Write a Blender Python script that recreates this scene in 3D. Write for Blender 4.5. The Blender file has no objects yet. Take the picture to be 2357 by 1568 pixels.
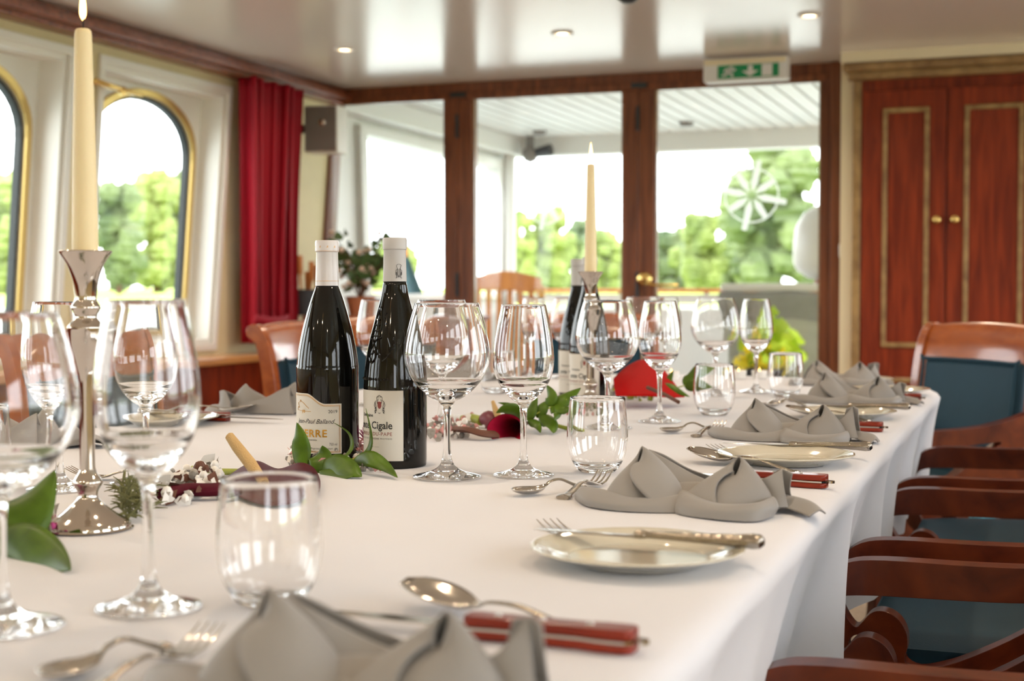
import bpy, bmesh, math, random
import numpy as np
from mathutils import Vector, Matrix, Euler
R = math.radians
sc = bpy.context.scene
COL = sc.collection
# ---------------------------------------------------------------- camera, sky, exposure
CAM_Z = 0.985; YAW = 20.3; PITCH = 1.98
cam_data = bpy.data.cameras.new('camera'); cam = bpy.data.objects.new('camera', cam_data); COL.objects.link(cam)
cam.location = (0, 0, CAM_Z); cam.rotation_euler = (R(90 - PITCH), 0, R(YAW))
cam_data.lens = 50; cam_data.sensor_width = 36; cam_data.clip_end = 500; cam_data.clip_start = 0.02
cam_data.dof.use_dof = True; cam_data.dof.focus_distance = 1.84; cam_data.dof.aperture_fstop = 5.6; cam_data.dof.aperture_blades = 9
sc.camera = cam
world = bpy.data.worlds.new('sky'); sc.world = world; world.use_nodes = True
bg = world.node_tree.nodes['Background']; bg.inputs[0].default_value = (0.93, 0.97, 1.0, 1); bg.inputs[1].default_value = 5.0
sc.view_settings.view_transform = 'Standard'; sc.view_settings.look = 'None'; sc.view_settings.gamma = 1
sc.view_settings.exposure = 0.56; sc.view_settings.use_curve_mapping = False
sc.cycles.max_bounces = 24; sc.cycles.transmission_bounces = 20; sc.cycles.transparent_max_bounces = 24
sc.cycles.glossy_bounces = 8; sc.cycles.diffuse_bounces = 6; sc.cycles.use_denoising = True
sc.cycles.blur_glossy = 0.5; sc.cycles.sample_clamp_indirect = 8

F = 50 / 36 * 2357
_m = Euler((R(90 - PITCH), 0, R(YAW))).to_matrix()
def at(px, py, ax, v):      # the place in the room where a line of sight meets a plane
    r = _m @ Vector(((px - 1178.5) / F, -(py - 784) / F, -1)); c = Vector((0, 0, CAM_Z))
    return c + r * ((v - c[ax]) / r[ax])
def az(px, py, z=0.75): return at(px, py, 2, z)
def ay(px, py, y): return at(px, py, 1, y)
def ax(px, py, x): return at(px, py, 0, x)
TT = 0.752    # top of the cloth

# ---------------------------------------------------------------- materials
def new_mat(name):
    m = bpy.data.materials.new(name); m.use_nodes = True
    return m, m.node_tree, m.node_tree.nodes['Principled BSDF']
def mat(name, col, rough=0.5, metal=0, coat=0, spec=0.5, bump=0, bscale=200, trans=0, ior=1.45, emit=None, es=0, sheen=0, var=0, vscale=8, stretch=(1, 1, 1), col2=None, sub=0, alpha=1):
    m, nt, p = new_mat(name); n = nt.nodes; l = nt.links
    c = tuple(col) + (1,) if len(col) == 3 else col
    p.inputs['Base Color'].default_value = c; p.inputs['Roughness'].default_value = rough; p.inputs['Metallic'].default_value = metal
    p.inputs['Coat Weight'].default_value = coat; p.inputs['Coat Roughness'].default_value = 0.08
    p.inputs['Specular IOR Level'].default_value = spec; p.inputs['Transmission Weight'].default_value = trans; p.inputs['IOR'].default_value = ior
    if sub: p.inputs['Subsurface Weight'].default_value = sub; p.inputs['Subsurface Radius'].default_value = (0.02, 0.012, 0.006)
    if sheen: p.inputs['Sheen Weight'].default_value = sheen
    if emit: p.inputs['Emission Color'].default_value = tuple(emit) + (1,); p.inputs['Emission Strength'].default_value = es
    if alpha < 1: p.inputs['Alpha'].default_value = alpha
    if var or bump or col2:
        tc = n.new('ShaderNodeTexCoord'); mp = n.new('ShaderNodeMapping'); mp.inputs['Scale'].default_value = stretch
        l.new(tc.outputs['Object'], mp.inputs['Vector'])
    if var or col2:
        no = n.new('ShaderNodeTexNoise'); no.inputs['Scale'].default_value = vscale; no.inputs['Detail'].default_value = 5; no.inputs['Distortion'].default_value = 0.6
        l.new(mp.outputs[0], no.inputs['Vector'])
        rp = n.new('ShaderNodeValToRGB'); rp.color_ramp.elements[0].position = 0.3; rp.color_ramp.elements[1].position = 0.7
        if col2 is None: col2 = tuple(max(0, x * (1 - var)) for x in col)
        rp.color_ramp.elements[0].color = tuple(col2) + (1,); rp.color_ramp.elements[1].color = c
        l.new(no.outputs[0], rp.inputs[0]); l.new(rp.outputs[0], p.inputs['Base Color'])
    if bump:
        nb = n.new('ShaderNodeTexNoise'); nb.inputs['Scale'].default_value = bscale; nb.inputs['Detail'].default_value = 3
        l.new(mp.outputs[0], nb.inputs['Vector'])
        bp = n.new('ShaderNodeBump'); bp.inputs['Strength'].default_value = bump; bp.inputs['Distance'].default_value = 0.002
        l.new(nb.outputs[0], bp.inputs['Height']); l.new(bp.outputs[0], p.inputs['Normal'])
    return m
def wood(name, a, b, stretch=(14, 14, 1.2), rough=0.3, coat=0.6, scale=2.5, spec=0.4):
    return mat(name, a, rough, coat=coat, spec=spec, col2=b, vscale=scale, stretch=stretch)
def glass_mat(name, tint=(1, 1, 1)):
    m, nt, p = new_mat(name); n = nt.nodes; n.remove(p)
    g = n.new('ShaderNodeBsdfGlass'); g.inputs['Color'].default_value = tint + (1,); g.inputs['Roughness'].default_value = 0; g.inputs['IOR'].default_value = 1.5
    nt.links.new(g.outputs[0], n['Material Output'].inputs['Surface']); return m
def pane_mat(name, tint=(0.97, 0.98, 0.97)):
    m, nt, p = new_mat(name); n = nt.nodes; n.remove(p); l = nt.links
    t = n.new('ShaderNodeBsdfTransparent'); t.inputs[0].default_value = tint + (1,)
    g = n.new('ShaderNodeBsdfGlossy'); g.inputs['Roughness'].default_value = 0.02
    f = n.new('ShaderNodeFresnel'); ge = n.new('ShaderNodeNewGeometry'); mr = n.new('ShaderNodeMapRange'); mr.inputs[3].default_value = 1.45; mr.inputs[4].default_value = 1 / 1.45
    l.new(ge.outputs['Backfacing'], mr.inputs[0]); l.new(mr.outputs[0], f.inputs[0]); mx = n.new('ShaderNodeMixShader')
    l.new(f.outputs[0], mx.inputs[0]); l.new(t.outputs[0], mx.inputs[1]); l.new(g.outputs[0], mx.inputs[2]); l.new(mx.outputs[0], n['Material Output'].inputs['Surface'])
    return m
M = {}
M['mahog'] = wood('mahogany_varnished', (0.29, 0.040, 0.010), (0.14, 0.016, 0.005), (16, 16, 1.3), coat=0.1, rough=.42, spec=.25)
M['mahogx'] = wood('mahogany_rail', (0.30, 0.085, 0.035), (0.14, 0.032, 0.014), (2, 16, 16), coat=0.25)
M['doorw'] = wood('door_frame_wood', (0.27, 0.085, 0.032), (0.10, 0.028, 0.012), (18, 18, 1.0), rough=0.4, coat=0.1)
M['chair'] = wood('chair_wood', (0.15, 0.029, 0.008), (0.065, 0.010, 0.004), (6, 6, 6), rough=0.3, coat=0.25, scale=3, spec=.3)
M['chairback'] = wood('chair_wood_light', (0.42, 0.105, 0.018), (0.27, 0.055, 0.010), (3, 10, 10), rough=0.22, coat=0.6)
M['brasswood'] = wood('gilt_moulding', (0.42, 0.26, 0.10), (0.22, 0.12, 0.045), (6, 6, 6), rough=0.35, coat=0.3)
M['teak'] = wood('teak', (0.75, 0.30, 0.09), (0.55, 0.19, 0.05), (10, 10, 2), rough=0.5, coat=0.1)
M['sill'] = wood('sill_wood', (0.62, 0.30, 0.10), (0.45, 0.18, 0.06), (8, 1.5, 8))
M['leather'] = mat('blue_leather', (0.016, 0.055, 0.085), 0.5, spec=.22, bump=0.15, bscale=500, var=0.15, vscale=6)
M['cloth'] = mat('white_tablecloth', (0.645, 0.640, 0.672), 0.75, sheen=0.15, bump=0.06, bscale=900)
M['napkin'] = mat('grey_napkin', (0.25, 0.232, 0.216), 0.6, sheen=0.15, bump=0.08, bscale=1200)
M['wall'] = mat('yellow_wall', (0.80, 0.70, 0.42), 0.6, var=0.05)
M['white'] = mat('white_gloss', (0.84, 0.83, 0.78), 0.35)
M['cream'] = mat('cream_strip', (0.85, 0.74, 0.50), 0.5)
M['ceil'] = mat('ceiling_paint', (0.84, 0.79, 0.72), 0.20, spec=0.7)
M['carpet'] = mat('floor_carpet', (0.50, 0.38, 0.27), 0.9, var=0.3, vscale=60)
M['brass'] = mat('brass', (0.85, 0.60, 0.22), 0.18, metal=1)
M['brassd'] = mat('brass_window_trim', (0.62, 0.44, 0.16), 0.32, metal=0.8)
M['gasket'] = mat('dark_gasket', (0.03, 0.035, 0.035), 0.5)
M['silver'] = mat('silver', (0.62, 0.56, 0.50), 0.07, metal=1)
M['steel'] = mat('cutlery_steel', (0.58, 0.54, 0.49), 0.13, metal=1)
M['steelo'] = mat('cutlery_ornament', (0.38, 0.34, 0.29), 0.14, metal=1, bump=.5, bscale=260)
M['wax'] = mat('candle_wax', (0.80, 0.66, 0.38), 0.45, sub=0.15)
M['wick'] = mat('wick', (0.03, 0.02, 0.02), 0.9)
M['flame'] = mat('flame', (1, 0.6, 0.2), 0.5, emit=(1.0, 0.50, 0.14), es=7)
M['flamei'] = mat('flame_core', (1, 0.8, 0.5), 0.5, emit=(1.0, 0.82, 0.5), es=14)
M['glass'] = glass_mat('crystal'); M['pane'] = pane_mat('window_pane')
M['bottle'] = mat('dark_bottle', (0.004, 0.004, 0.0035), 0.04, spec=0.5)
M['capw'] = mat('capsule_white', (0.60, 0.57, 0.56), 0.3, coat=0.2)
M['capg'] = mat('capsule_grey', (0.47, 0.45, 0.43), 0.45)
M['paper'] = mat('label_paper', (0.66, 0.62, 0.54), 0.6)
M['ink'] = mat('label_ink', (0.02, 0.02, 0.02), 0.5)
M['gold'] = mat('label_gold', (0.55, 0.27, 0.03), 0.35, metal=0.4)
M['rust'] = mat('label_red', (0.25, 0.05, 0.04), 0.5)
M['plate'] = mat('cream_china', (0.62, 0.575, 0.46), 0.08, coat=0.8)
M['redw'] = wood('red_handle', (0.26, 0.025, 0.008), (0.13, 0.010, 0.004), (3, 30, 30), rough=0.3, coat=0.2, spec=.3)
M['curtain'] = mat('red_curtain', (0.30, 0.001, 0.012), 0.6, spec=.3)
M['speaker'] = mat('speaker_grey', (0.20, 0.18, 0.17), 0.5)
M['green'] = mat('sign_green', (0.005, 0.27, 0.09), 0.4)
M['signw'] = mat('sign_white', (0.80, 0.78, 0.74), 0.4)
M['leaf'] = mat('leaf_green', (0.085, 0.160, 0.008), 0.42, spec=.3, var=0.45, vscale=30, sub=0.0)
M['stemg'] = mat('stem_green', (0.30, 0.34, 0.04), 0.4)
M['burg'] = mat('burgundy_petal', (0.085, 0.006, 0.016), 0.55, spec=.12, var=0.3, vscale=40)
M['burgi'] = mat('burgundy_inside', (0.36, 0.008, 0.035), 0.35)
M['redp'] = mat('red_petal', (0.42, 0.002, 0.003), 0.6, spec=.1)
M['spad'] = mat('spadix', (0.66, 0.43, 0.18), 0.7, bump=1.2, bscale=700)
M['dry'] = mat('dried_flower', (0.42, 0.38, 0.33), 0.7, var=0.6, vscale=90)
M['dryg'] = mat('dried_moss', (0.17, 0.17, 0.06), 0.8, var=0.5, vscale=90)
M['pink'] = mat('pink_blossom', (0.65, 0.30, 0.28), 0.6, var=0.3, vscale=90)
M['mag'] = mat('magenta_blossom', (0.45, 0.05, 0.20), 0.6)
M['bark'] = mat('twig', (0.12, 0.045, 0.025), 0.7)
M['white_ext'] = mat('white_hull_paint', (0.70, 0.69, 0.66), 0.4)
M['deck'] = mat('deck', (0.75, 0.73, 0.70), 0.6, var=0.1)
M['grey_ext'] = mat('grey_cover', (0.42, 0.42, 0.36), 0.6, var=0.15, vscale=3, stretch=(1, 1, 8))
M['soot'] = mat('dark_object', (0.03, 0.03, 0.035), 0.4)
M['terra'] = mat('planter_orange', (0.45, 0.16, 0.07), 0.6)
M['tree'] = mat('tree_green', (0.33, 0.38, 0.11), 0.8, col2=(0.12, 0.16, 0.05), vscale=0.5)
M['tree2'] = mat('tree_dark_green', (0.20, 0.24, 0.10), 0.8, col2=(0.055, 0.085, 0.04), vscale=0.5)
M['lawn'] = mat('lawn', (0.42, 0.56, 0.10), 0.9, var=0.3, vscale=0.4)
M['water'] = mat('water', (0.25, 0.30, 0.28), 0.12)
M['yellow'] = mat('yellow_flower', (0.95, 0.75, 0.02), 0.6)
M['lime'] = mat('lime_leaf', (0.55, 0.75, 0.04), 0.5)
def etched():
    m, nt, p = new_mat('etched_glass'); n = nt.nodes; n.remove(p); l = nt.links
    a = n.new('ShaderNodeBsdfTranslucent'); a.inputs[0].default_value = (.95, .97, .95, 1); b = n.new('ShaderNodeBsdfTransparent'); c = n.new('ShaderNodeMixShader'); c.inputs[0].default_value = .6
    l.new(b.outputs[0], c.inputs[1]); l.new(a.outputs[0], c.inputs[2]); l.new(c.outputs[0], n['Material Output'].inputs['Surface']); return m
M['etch'] = etched()
M['navy'] = mat('dark_umbrella_cloth', (0.03, 0.07, 0.08), 0.7)

# ---------------------------------------------------------------- geometry helpers
class G:
    def __init__(s): s.v = []; s.f = []
    def add(s, vs, fs):
        o = len(s.v); s.v += [tuple(x) for x in vs]; s.f += [tuple(i + o for i in f) for f in fs]; return s
    def box(s, x0, y0, z0, x1, y1, z1):
        v = [(x, y, z) for x in (x0, x1) for y in (y0, y1) for z in (z0, z1)]
        return s.add(v, [(0, 1, 3, 2), (4, 6, 7, 5), (0, 4, 5, 1), (2, 3, 7, 6), (0, 2, 6, 4), (1, 5, 7, 3)])
    def lathe(s, prof, n=48, o=(0, 0, 0), closed=False, wob=None):   # prof: (r, z)
        o = Vector(o); k = len(prof); vs = []; fs = []
        for (r, z) in prof:
            for i in range(n):
                a = 2 * math.pi * i / n; rr = r if wob is None else r * wob(a, z)
                vs.append((o.x + rr * math.cos(a), o.y + rr * math.sin(a), o.z + z))
        m = k if closed else k - 1
        for j in range(m):
            j2 = (j + 1) % k
            for i in range(n):
                i2 = (i + 1) % n; fs.append((j * n + i, j * n + i2, j2 * n + i2, j2 * n + i))
        return s.add(vs, fs)
    def grid(s, rows, close_u=False):   # rows: list of lists of points
        k = len(rows[0]); vs = [p for r in rows for p in r]; fs = []
        for j in range(len(rows) - 1):
            for i in range(k if close_u else k - 1):
                i2 = (i + 1) % k; fs.append((j * k + i, j * k + i2, (j + 1) * k + i2, (j + 1) * k + i))
        return s.add(vs, fs)
    def tube(s, pts, rad, n=10, cap=True, flat=None):   # rad: number or list; flat: (w,h) multipliers
        pts = [Vector(p) for p in pts]; k = len(pts)
        if not hasattr(rad, '__len__'): rad = [rad] * k
        vs = []; fs = []; prev = None
        for i, p in enumerate(pts):
            t = (pts[min(i + 1, k - 1)] - pts[max(i - 1, 0)]).normalized()
            if prev is None:
                u = t.cross(Vector((0, 0, 1)));
                if u.length < 0.1: u = t.cross(Vector((0, 1, 0)))
            else: u = prev - t * prev.dot(t)
            u.normalize(); w = u.cross(t).normalized(); prev = u
            fw, fh = flat if flat else (1, 1)
            for j in range(n):
                a = 2 * math.pi * j / n; vs.append(p + u * (math.cos(a) * rad[i] * fw) + w * (math.sin(a) * rad[i] * fh))
        for i in range(k - 1):
            for j in range(n):
                j2 = (j + 1) % n; fs.append((i * n + j, i * n + j2, (i + 1) * n + j2, (i + 1) * n + j))
        if cap: fs.append(tuple(range(n))[::-1]); fs.append(tuple((k - 1) * n + j for j in range(n)))
        return s.add(vs, fs)
    def prism(s, outer, holes=(), t0=0, t1=1, fn=None):   # 2-D outline (a,b) with holes, thickness along third axis; fn(a,b,t)->xyz
        if fn is None: fn = lambda a, b, t: (a, b, t)
        bm = bmesh.new(); loops = [list(outer)] + [list(h) for h in holes]; L = []; vs2 = []
        for lp in loops:
            vv = [bm.verts.new((a, b, 0)) for a, b in lp]; L.append((len(vs2), len(vv))); vs2 += vv
            for i in range(len(vv)): bm.edges.new((vv[i], vv[(i + 1) % len(vv)]))
        bm.verts.index_update(); bmesh.ops.triangle_fill(bm, use_beauty=True, use_dissolve=False, edges=bm.edges[:], normal=(0, 0, 1))
        tri = [tuple(v.index for v in f.verts) for f in bm.faces]; co = [v.co.copy() for v in bm.verts]; bm.free()
        N = len(co); vs = [fn(c.x, c.y, t0) for c in co] + [fn(c.x, c.y, t1) for c in co]
        fs = [t[::-1] for t in tri] + [tuple(i + N for i in t) for t in tri]
        for st, ln in L:
            for i in range(ln):
                a, b = st + i, st + (i + 1) % ln; fs.append((a, b, b + N, a + N))
        return s.add(vs, fs)
    def xf(s, m):
        s.v = [tuple(m @ Vector(p)) for p in s.v]; return s
    def obj(s, name, m, parent=None, smooth=True, bevel=0, sub=0, solid=0, loc=None, rotz=0, ang=40, off=0):
        me = bpy.data.meshes.new(name); me.from_pydata(s.v, [], s.f); me.validate()
        bm = bmesh.new(); bm.from_mesh(me); bmesh.ops.recalc_face_normals(bm, faces=bm.faces[:]); bm.to_mesh(me); bm.free()
        me.materials.append(M[m] if isinstance(m, str) else m)
        o = bpy.data.objects.new(name, me); COL.objects.link(o)
        if parent is not None: o.parent = parent
        if loc is not None: o.location = loc
        o.rotation_euler[2] = rotz
        if smooth:
            me.polygons.foreach_set('use_smooth', [True] * len(me.polygons)); me.set_sharp_from_angle(angle=R(ang))
        if solid: md = o.modifiers.new('thickness', 'SOLIDIFY'); md.thickness = solid; md.offset = off
        if bevel: md = o.modifiers.new('bevel', 'BEVEL'); md.width = bevel; md.segments = 3; md.limit_method = 'ANGLE'; md.angle_limit = R(35); md.harden_normals = False
        if sub: md = o.modifiers.new('smooth', 'SUBSURF'); md.levels = sub; md.render_levels = sub
        return o
def tag(o, label, cat, group=None, kind=None):
    o['label'] = label; o['category'] = cat
    if group: o['group'] = group
    if kind: o['kind'] = kind
    return o
def thing(name, label, cat, loc=(0, 0, 0), rotz=0, group=None, scale=1):
    o = bpy.data.objects.new(name, None); COL.objects.link(o); o.empty_display_size = 0.05
    o.location = loc; o.rotation_euler[2] = rotz; o.scale = (scale, scale, scale)
    return tag(o, label, cat, group)
def struct(o): o['kind'] = 'structure'; return o
def dup(root, loc=None, rotz=None, label=None, scale=None):
    r = root.copy(); COL.objects.link(r)
    if loc is not None: r.location = loc
    if rotz is not None: r.rotation_euler[2] = rotz
    if label: r['label'] = label
    if scale is not None: r.scale = scale if hasattr(scale, '__len__') else (scale,) * 3
    for ch in root.children:
        c = ch.copy(); COL.objects.link(c); c.parent = r
        for g in ch.children:
            d = g.copy(); COL.objects.link(d); d.parent = c
    return r
def spline(pts, n=8, closed=False):   # Catmull-Rom through points of any dimension
    P = [np.array(p, float) for p in pts]; out = []; k = len(P)
    seg = k if closed else k - 1
    for i in range(seg):
        if closed: a, b, c, d = P[(i - 1) % k], P[i], P[(i + 1) % k], P[(i + 2) % k]
        else: a, b, c, d = P[max(i - 1, 0)], P[i], P[i + 1], P[min(i + 2, k - 1)]
        for j in range(n):
            t = j / n; out.append(tuple(0.5 * ((2 * b) + (c - a) * t + (2 * a - 5 * b + 4 * c - d) * t * t + (3 * b - a - 3 * c + d) * t ** 3)))
    if not closed: out.append(tuple(P[-1]))
    return out
def patch(rows, nu=6, nv=6):   # smooth surface through a coarse grid of points
    a = [spline(r, nu) for r in rows]; k = len(a[0])
    cols = [spline([a[j][i] for j in range(len(a))], nv) for i in range(k)]
    return [[cols[i][j] for i in range(k)] for j in range(len(cols[0]))]
_tc = {}
def text_geo(s, size=0.01, shear=0.0, bold=0.0, spacing=1.0):
    cu = bpy.data.curves.new('t', 'FONT'); cu.body = s; cu.size = size; cu.shear = shear; cu.offset = bold; cu.space_character = spacing
    cu.align_x = 'CENTER'; cu.resolution_u = 3
    o = bpy.data.objects.new('t', cu); COL.objects.link(o); bpy.context.view_layer.update()
    me = bpy.data.meshes.new_from_object(o); vs = [tuple(v.co) for v in me.vertices]; fs = [tuple(p.vertices) for p in me.polygons]
    bpy.data.objects.remove(o); bpy.data.curves.remove(cu); bpy.data.meshes.remove(me)
    return vs, fs
# ================================================================ THE ROOM
YB = 6.8; CEIL = 2.05; YF = -2.6; XR = 1.86
def xw(z): return -3.62 + 0.1 * (z - 0.7) / 1.25
struct(G().box(-3.9, YF, -0.05, XR + 0.2, YB + 0.05, 0).obj('floor', 'carpet', smooth=False))
struct(G().box(-3.75, YF, CEIL, XR + 0.2, YB + 0.06, CEIL + 0.08).obj('ceiling', 'ceil', smooth=False))
WIN = [(y, y + 0.93) for y in (4.80, 3.66, 2.52, 1.38, 0.24, -0.90, -2.04)]
WZ0, WZ1 = 0.74, 1.90
lw = lambda a, b, t: (xw(b) - t, a, b)
struct(G().prism([(YF, 0), (6.85, 0), (6.85, CEIL), (YF, CEIL)], [[(a, WZ0), (b, WZ0), (b, WZ1), (a, WZ1)] for a, b in WIN], 0, 0.05, lw).obj('wall_left', 'wall', smooth=False))
def arch(a, b, z0, z1, rise, n=20):
    c = (a + b) / 2; h = (b - a) / 2; pts = [(a, z0), (b, z0)]
    for i in range(n + 1):
        t = math.pi * i / n; pts.append((c + h * math.cos(t), z1 - rise + rise * math.sin(t) ** 0.9 if 0 < i < n else z1 - rise))
    return pts
def side_window(nm, a, b, fn, first=True):
    rect = [(a, WZ0), (b, WZ0), (b, WZ1), (a, WZ1)]; ins = [(a + .002, WZ0 + .002), (b - .002, WZ0 + .002), (b - .002, WZ1 - .002), (a + .002, WZ1 - .002)]
    hole = arch(a + .09, b - .09, WZ0 + .07, WZ1 - .07, 0.25)
    g = G().prism(ins, [[(a + .025, WZ0 + .025), (b - .025, WZ0 + .025), (b - .025, WZ1 - .025), (a + .025, WZ1 - .025)]], 0.0, 0.115, fn)
    g.prism(ins, [hole], 0.115, 0.15, fn)
    w = struct(g.obj(nm, 'white', smooth=False)); 
    o = 0.03
    G().prism([(a - o, WZ0 - o), (b + o, WZ0 - o), (b + o, WZ1 + o), (a - o, WZ1 + o)], [[(a + .004, WZ0 + .004), (b - .004, WZ0 + .004), (b - .004, WZ1 - .004), (a + .004, WZ1 - .004)]], -0.018, -0.001, fn).obj('window_frame', 'white', w, smooth=False, bevel=.004)
    out = arch(a + .062, b - .062, WZ0 + .045, WZ1 - .04, 0.265)
    G().prism(out, [arch(a + .092, b - .092, WZ0 + .072, WZ1 - .072, 0.25)], 0.098, 0.1145, fn).obj('brass_trim', 'brassd', w, smooth=False, bevel=.004)
    G().prism(arch(a + .0925, b - .0925, WZ0 + .0725, WZ1 - .0725, 0.25), [arch(a + .105, b - .105, WZ0 + .085, WZ1 - .085, 0.245)], 0.118, 0.15, fn).obj('gasket', 'gasket', w, smooth=False)
    G().prism(arch(a + .104, b - .104, WZ0 + .084, WZ1 - .084, 0.245), (), 0.134, 0.138, fn).obj('pane', 'pane', w, smooth=False)
for i, (a, b) in enumerate(WIN): side_window('window_%d' % (i + 1), a, b, lw)
rw = lambda a, b, t: (XR + t, a, b)
WR = [(y, y + 1.1) for y in (4.9, 3.4, 1.9, 0.4, -1.1)]
struct(G().prism([(YF, 0), (YB, 0), (YB, CEIL), (YF, CEIL)], [[(a, .74), (b, .74), (b, 1.9), (a, 1.9)] for a, b in WR], 0, 0.05, rw).obj('wall_right', 'wall', smooth=False))
struct(G().prism([(-3.75, 0), (XR + .1, 0), (XR + .1, CEIL), (-3.75, CEIL)], [[(.8, .9), (1.6, .9), (1.6, 1.9), (.8, 1.9)]], 0, .05, lambda a, b, t: (a, YF - t, b)).obj('wall_front', 'wall', smooth=False))
for i, (a, b) in enumerate(WR):
    w = struct(G().prism([(a, .74), (b, .74), (b, 1.9), (a, 1.9)], [[(a + .05, .79), (b - .05, .79), (b - .05, 1.85), (a + .05, 1.85)]], -0.01, .05, rw).obj('window_%d' % (8 + i), 'white', smooth=False))
# cornice, sill and panelling on the left side
g = G().box(-3.62, YF, 1.968, -3.44, 6.79, 2.05); g.box(-3.62, YF, 1.99, -3.40, 6.79, 2.02)
struct(g.obj('trim_1', 'mahogx', smooth=False, bevel=.006))
struct(G().box(-3.70, YF, 0.655, -3.42, 6.79, 0.69).obj('trim_2', 'sill', smooth=False, bevel=.006))
struct(G().box(-3.66, YF, 0.0, -3.50, 6.79, 0.655).obj('trim_3', 'mahog', smooth=False))
# back wall: lintel, posts, fixed pane, two glazed doors
g = G().box(-3.72, 6.76, 1.985, -0.84, 6.86, CEIL)
g.box(-2.877, 6.76, 0, -2.80, 6.86, 1.985); g.box(-0.915, 6.74, 0, -0.85, 6.88, CEIL); g.box(-3.70, 6.76, 0, -2.877, 6.86, 0.42)
g.box(-3.72, 6.75, 1.965, -0.86, 6.76, 2.0)
wb = struct(g.obj('wall_back', 'doorw', smooth=False, bevel=.005))
struct(G().add([(-3.72, 6.76, .42), (-3.70, 6.86, .42), (-3.60, 6.86, .42), (-3.62, 6.76, .42), (-3.60, 6.76, 1.985), (-3.58, 6.86, 1.985), (-3.50, 6.86, 1.985), (-3.50, 6.76, 1.985)],
       [(0, 1, 2, 3), (4, 5, 6, 7), (0, 1, 5, 4), (1, 2, 6, 5), (2, 3, 7, 6), (3, 0, 4, 7)]).obj('trim_4', 'doorw', smooth=False))
w13 = struct(G().prism([(-3.66, .42), (-2.877, .42), (-2.877, 1.985), (-3.66, 1.985)], [[(-3.62, .45), (-2.884, .45), (-2.884, 1.972), (-3.60, 1.972)]], 6.79, 6.83, lambda a, b, t: (a, t, b)).obj('window_13', 'brasswood', smooth=False))
G().box(-3.63, 6.806, .44, -2.88, 6.812, 1.98).obj('pane', 'pane', w13, smooth=False)
def glazed_door(nm, x0, x1, s0, s1):
    d = struct(G().prism([(x0, .03), (x1, .03), (x1, 1.983), (x0, 1.983)], [[(s0, .40), (s1, .40), (s1, 1.972), (s0, 1.972)]], 6.765, 6.845, lambda a, b, t: (a, t, b)).obj(nm, 'doorw', smooth=False, bevel=.004))
    G().prism([(s0, .40), (s1, .40), (s1, 1.972), (s0, 1.972)], [[(s0 + .008, .408), (s1 - .008, .408), (s1 - .008, 1.964), (s0 + .008, 1.964)]], 6.78, 6.80, lambda a, b, t: (a, t, b)).obj('glazing_bead', 'brasswood', d, smooth=False)
    G().box(s0 - .004, 6.806, .396, s1 + .004, 6.812, 1.976).obj('pane', 'pane', d, smooth=False)
    return d
d1 = glazed_door('door_1', -2.798, -1.847, -2.72, -1.925)
d2 = glazed_door('door_2', -1.843, -0.917, -1.762, -0.965)
# etched compass roses on the two panes
def compass(par, px, py, rad, full):
    c = ay(px, py, 6.803); g = G()
    for k in range(8):
        if k not in full: continue
        a = R(k * 45 + 12); r1 = rad * (1.0 if k % 2 == 0 else .78); w = rad * .10
        d = (math.sin(a), math.cos(a)); n = (d[1], -d[0])
        P = lambda s, t: (c.x + d[0] * s + n[0] * t, c.z + d[1] * s + n[1] * t)
        g.prism([P(rad * .1, 0), P(rad * .35, w), P(r1, w * .75), P(r1, -w * .75), P(rad * .35, -w)], (), 6.8035, 6.8048, lambda a_, b_, t: (a_, t, b_))
    ring = lambda r: [(c.x + r * math.cos(2 * math.pi * i / 40), c.z + r * math.sin(2 * math.pi * i / 40)) for i in range(40)]
    g.prism(ring(rad * .78), [ring(rad * .73)], 6.8035, 6.8048, lambda a_, b_, t: (a_, t, b_))
    g.obj('etched_compass', 'etch', par, smooth=False)
compass(d1, 1258, 465, 0.145, (0, 1, 3, 4, 5, 2, 6, 7)); compass(d2, 1730, 450, 0.17, (0, 1, 2, 3, 4, 5, 6, 7))
k = ay(1487, 642, 6.76)
g = G().lathe([(0, 0), (.026, .002), (.03, .012), (.02, .03), (.03, .045), (.034, .06), (.025, .075), (0, .08)], 24); g.xf(Matrix.Translation((k.x, 6.768, k.z)) @ Matrix.Rotation(R(90), 4, 'X'))
g.tube([(k.x, 6.72, k.z - .02), (k.x + .06, 6.71, k.z - .03), (k.x + .17, 6.71, k.z - .03)], [.008, .007, .005], 8)
g.obj('door_handle', 'brass', d2)
for dd, xs in ((d1, (-2.80,)), (d2, (-1.845,))):
    for zz in (1.83, 1.02):
        G().tube([(xs[0] - (.0 if dd is d1 else 0), 6.757, zz - .06), (xs[0], 6.757, zz + .06)], .010, 10).obj('hinge', 'soot', dd)
    G().box(xs[0] - .03, 6.74, 1.975, xs[0] + .05, 6.764, 2.0).obj('closer', 'gasket', dd, smooth=False)
# cream reveal between doors and cupboard, soffit above the cupboard
struct(G().box(-0.85, 6.60, 0, -0.795, 6.84, CEIL).obj('trim_5', 'cream', smooth=False))
struct(G().box(-0.84, 6.50, 2.005, XR, 6.84, CEIL).obj('trim_6', 'cream', smooth=False))
struct(G().box(-0.84, 6.79, 0, XR, 6.84, 2.0).obj('wall_back_right', 'wall', smooth=False))
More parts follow.
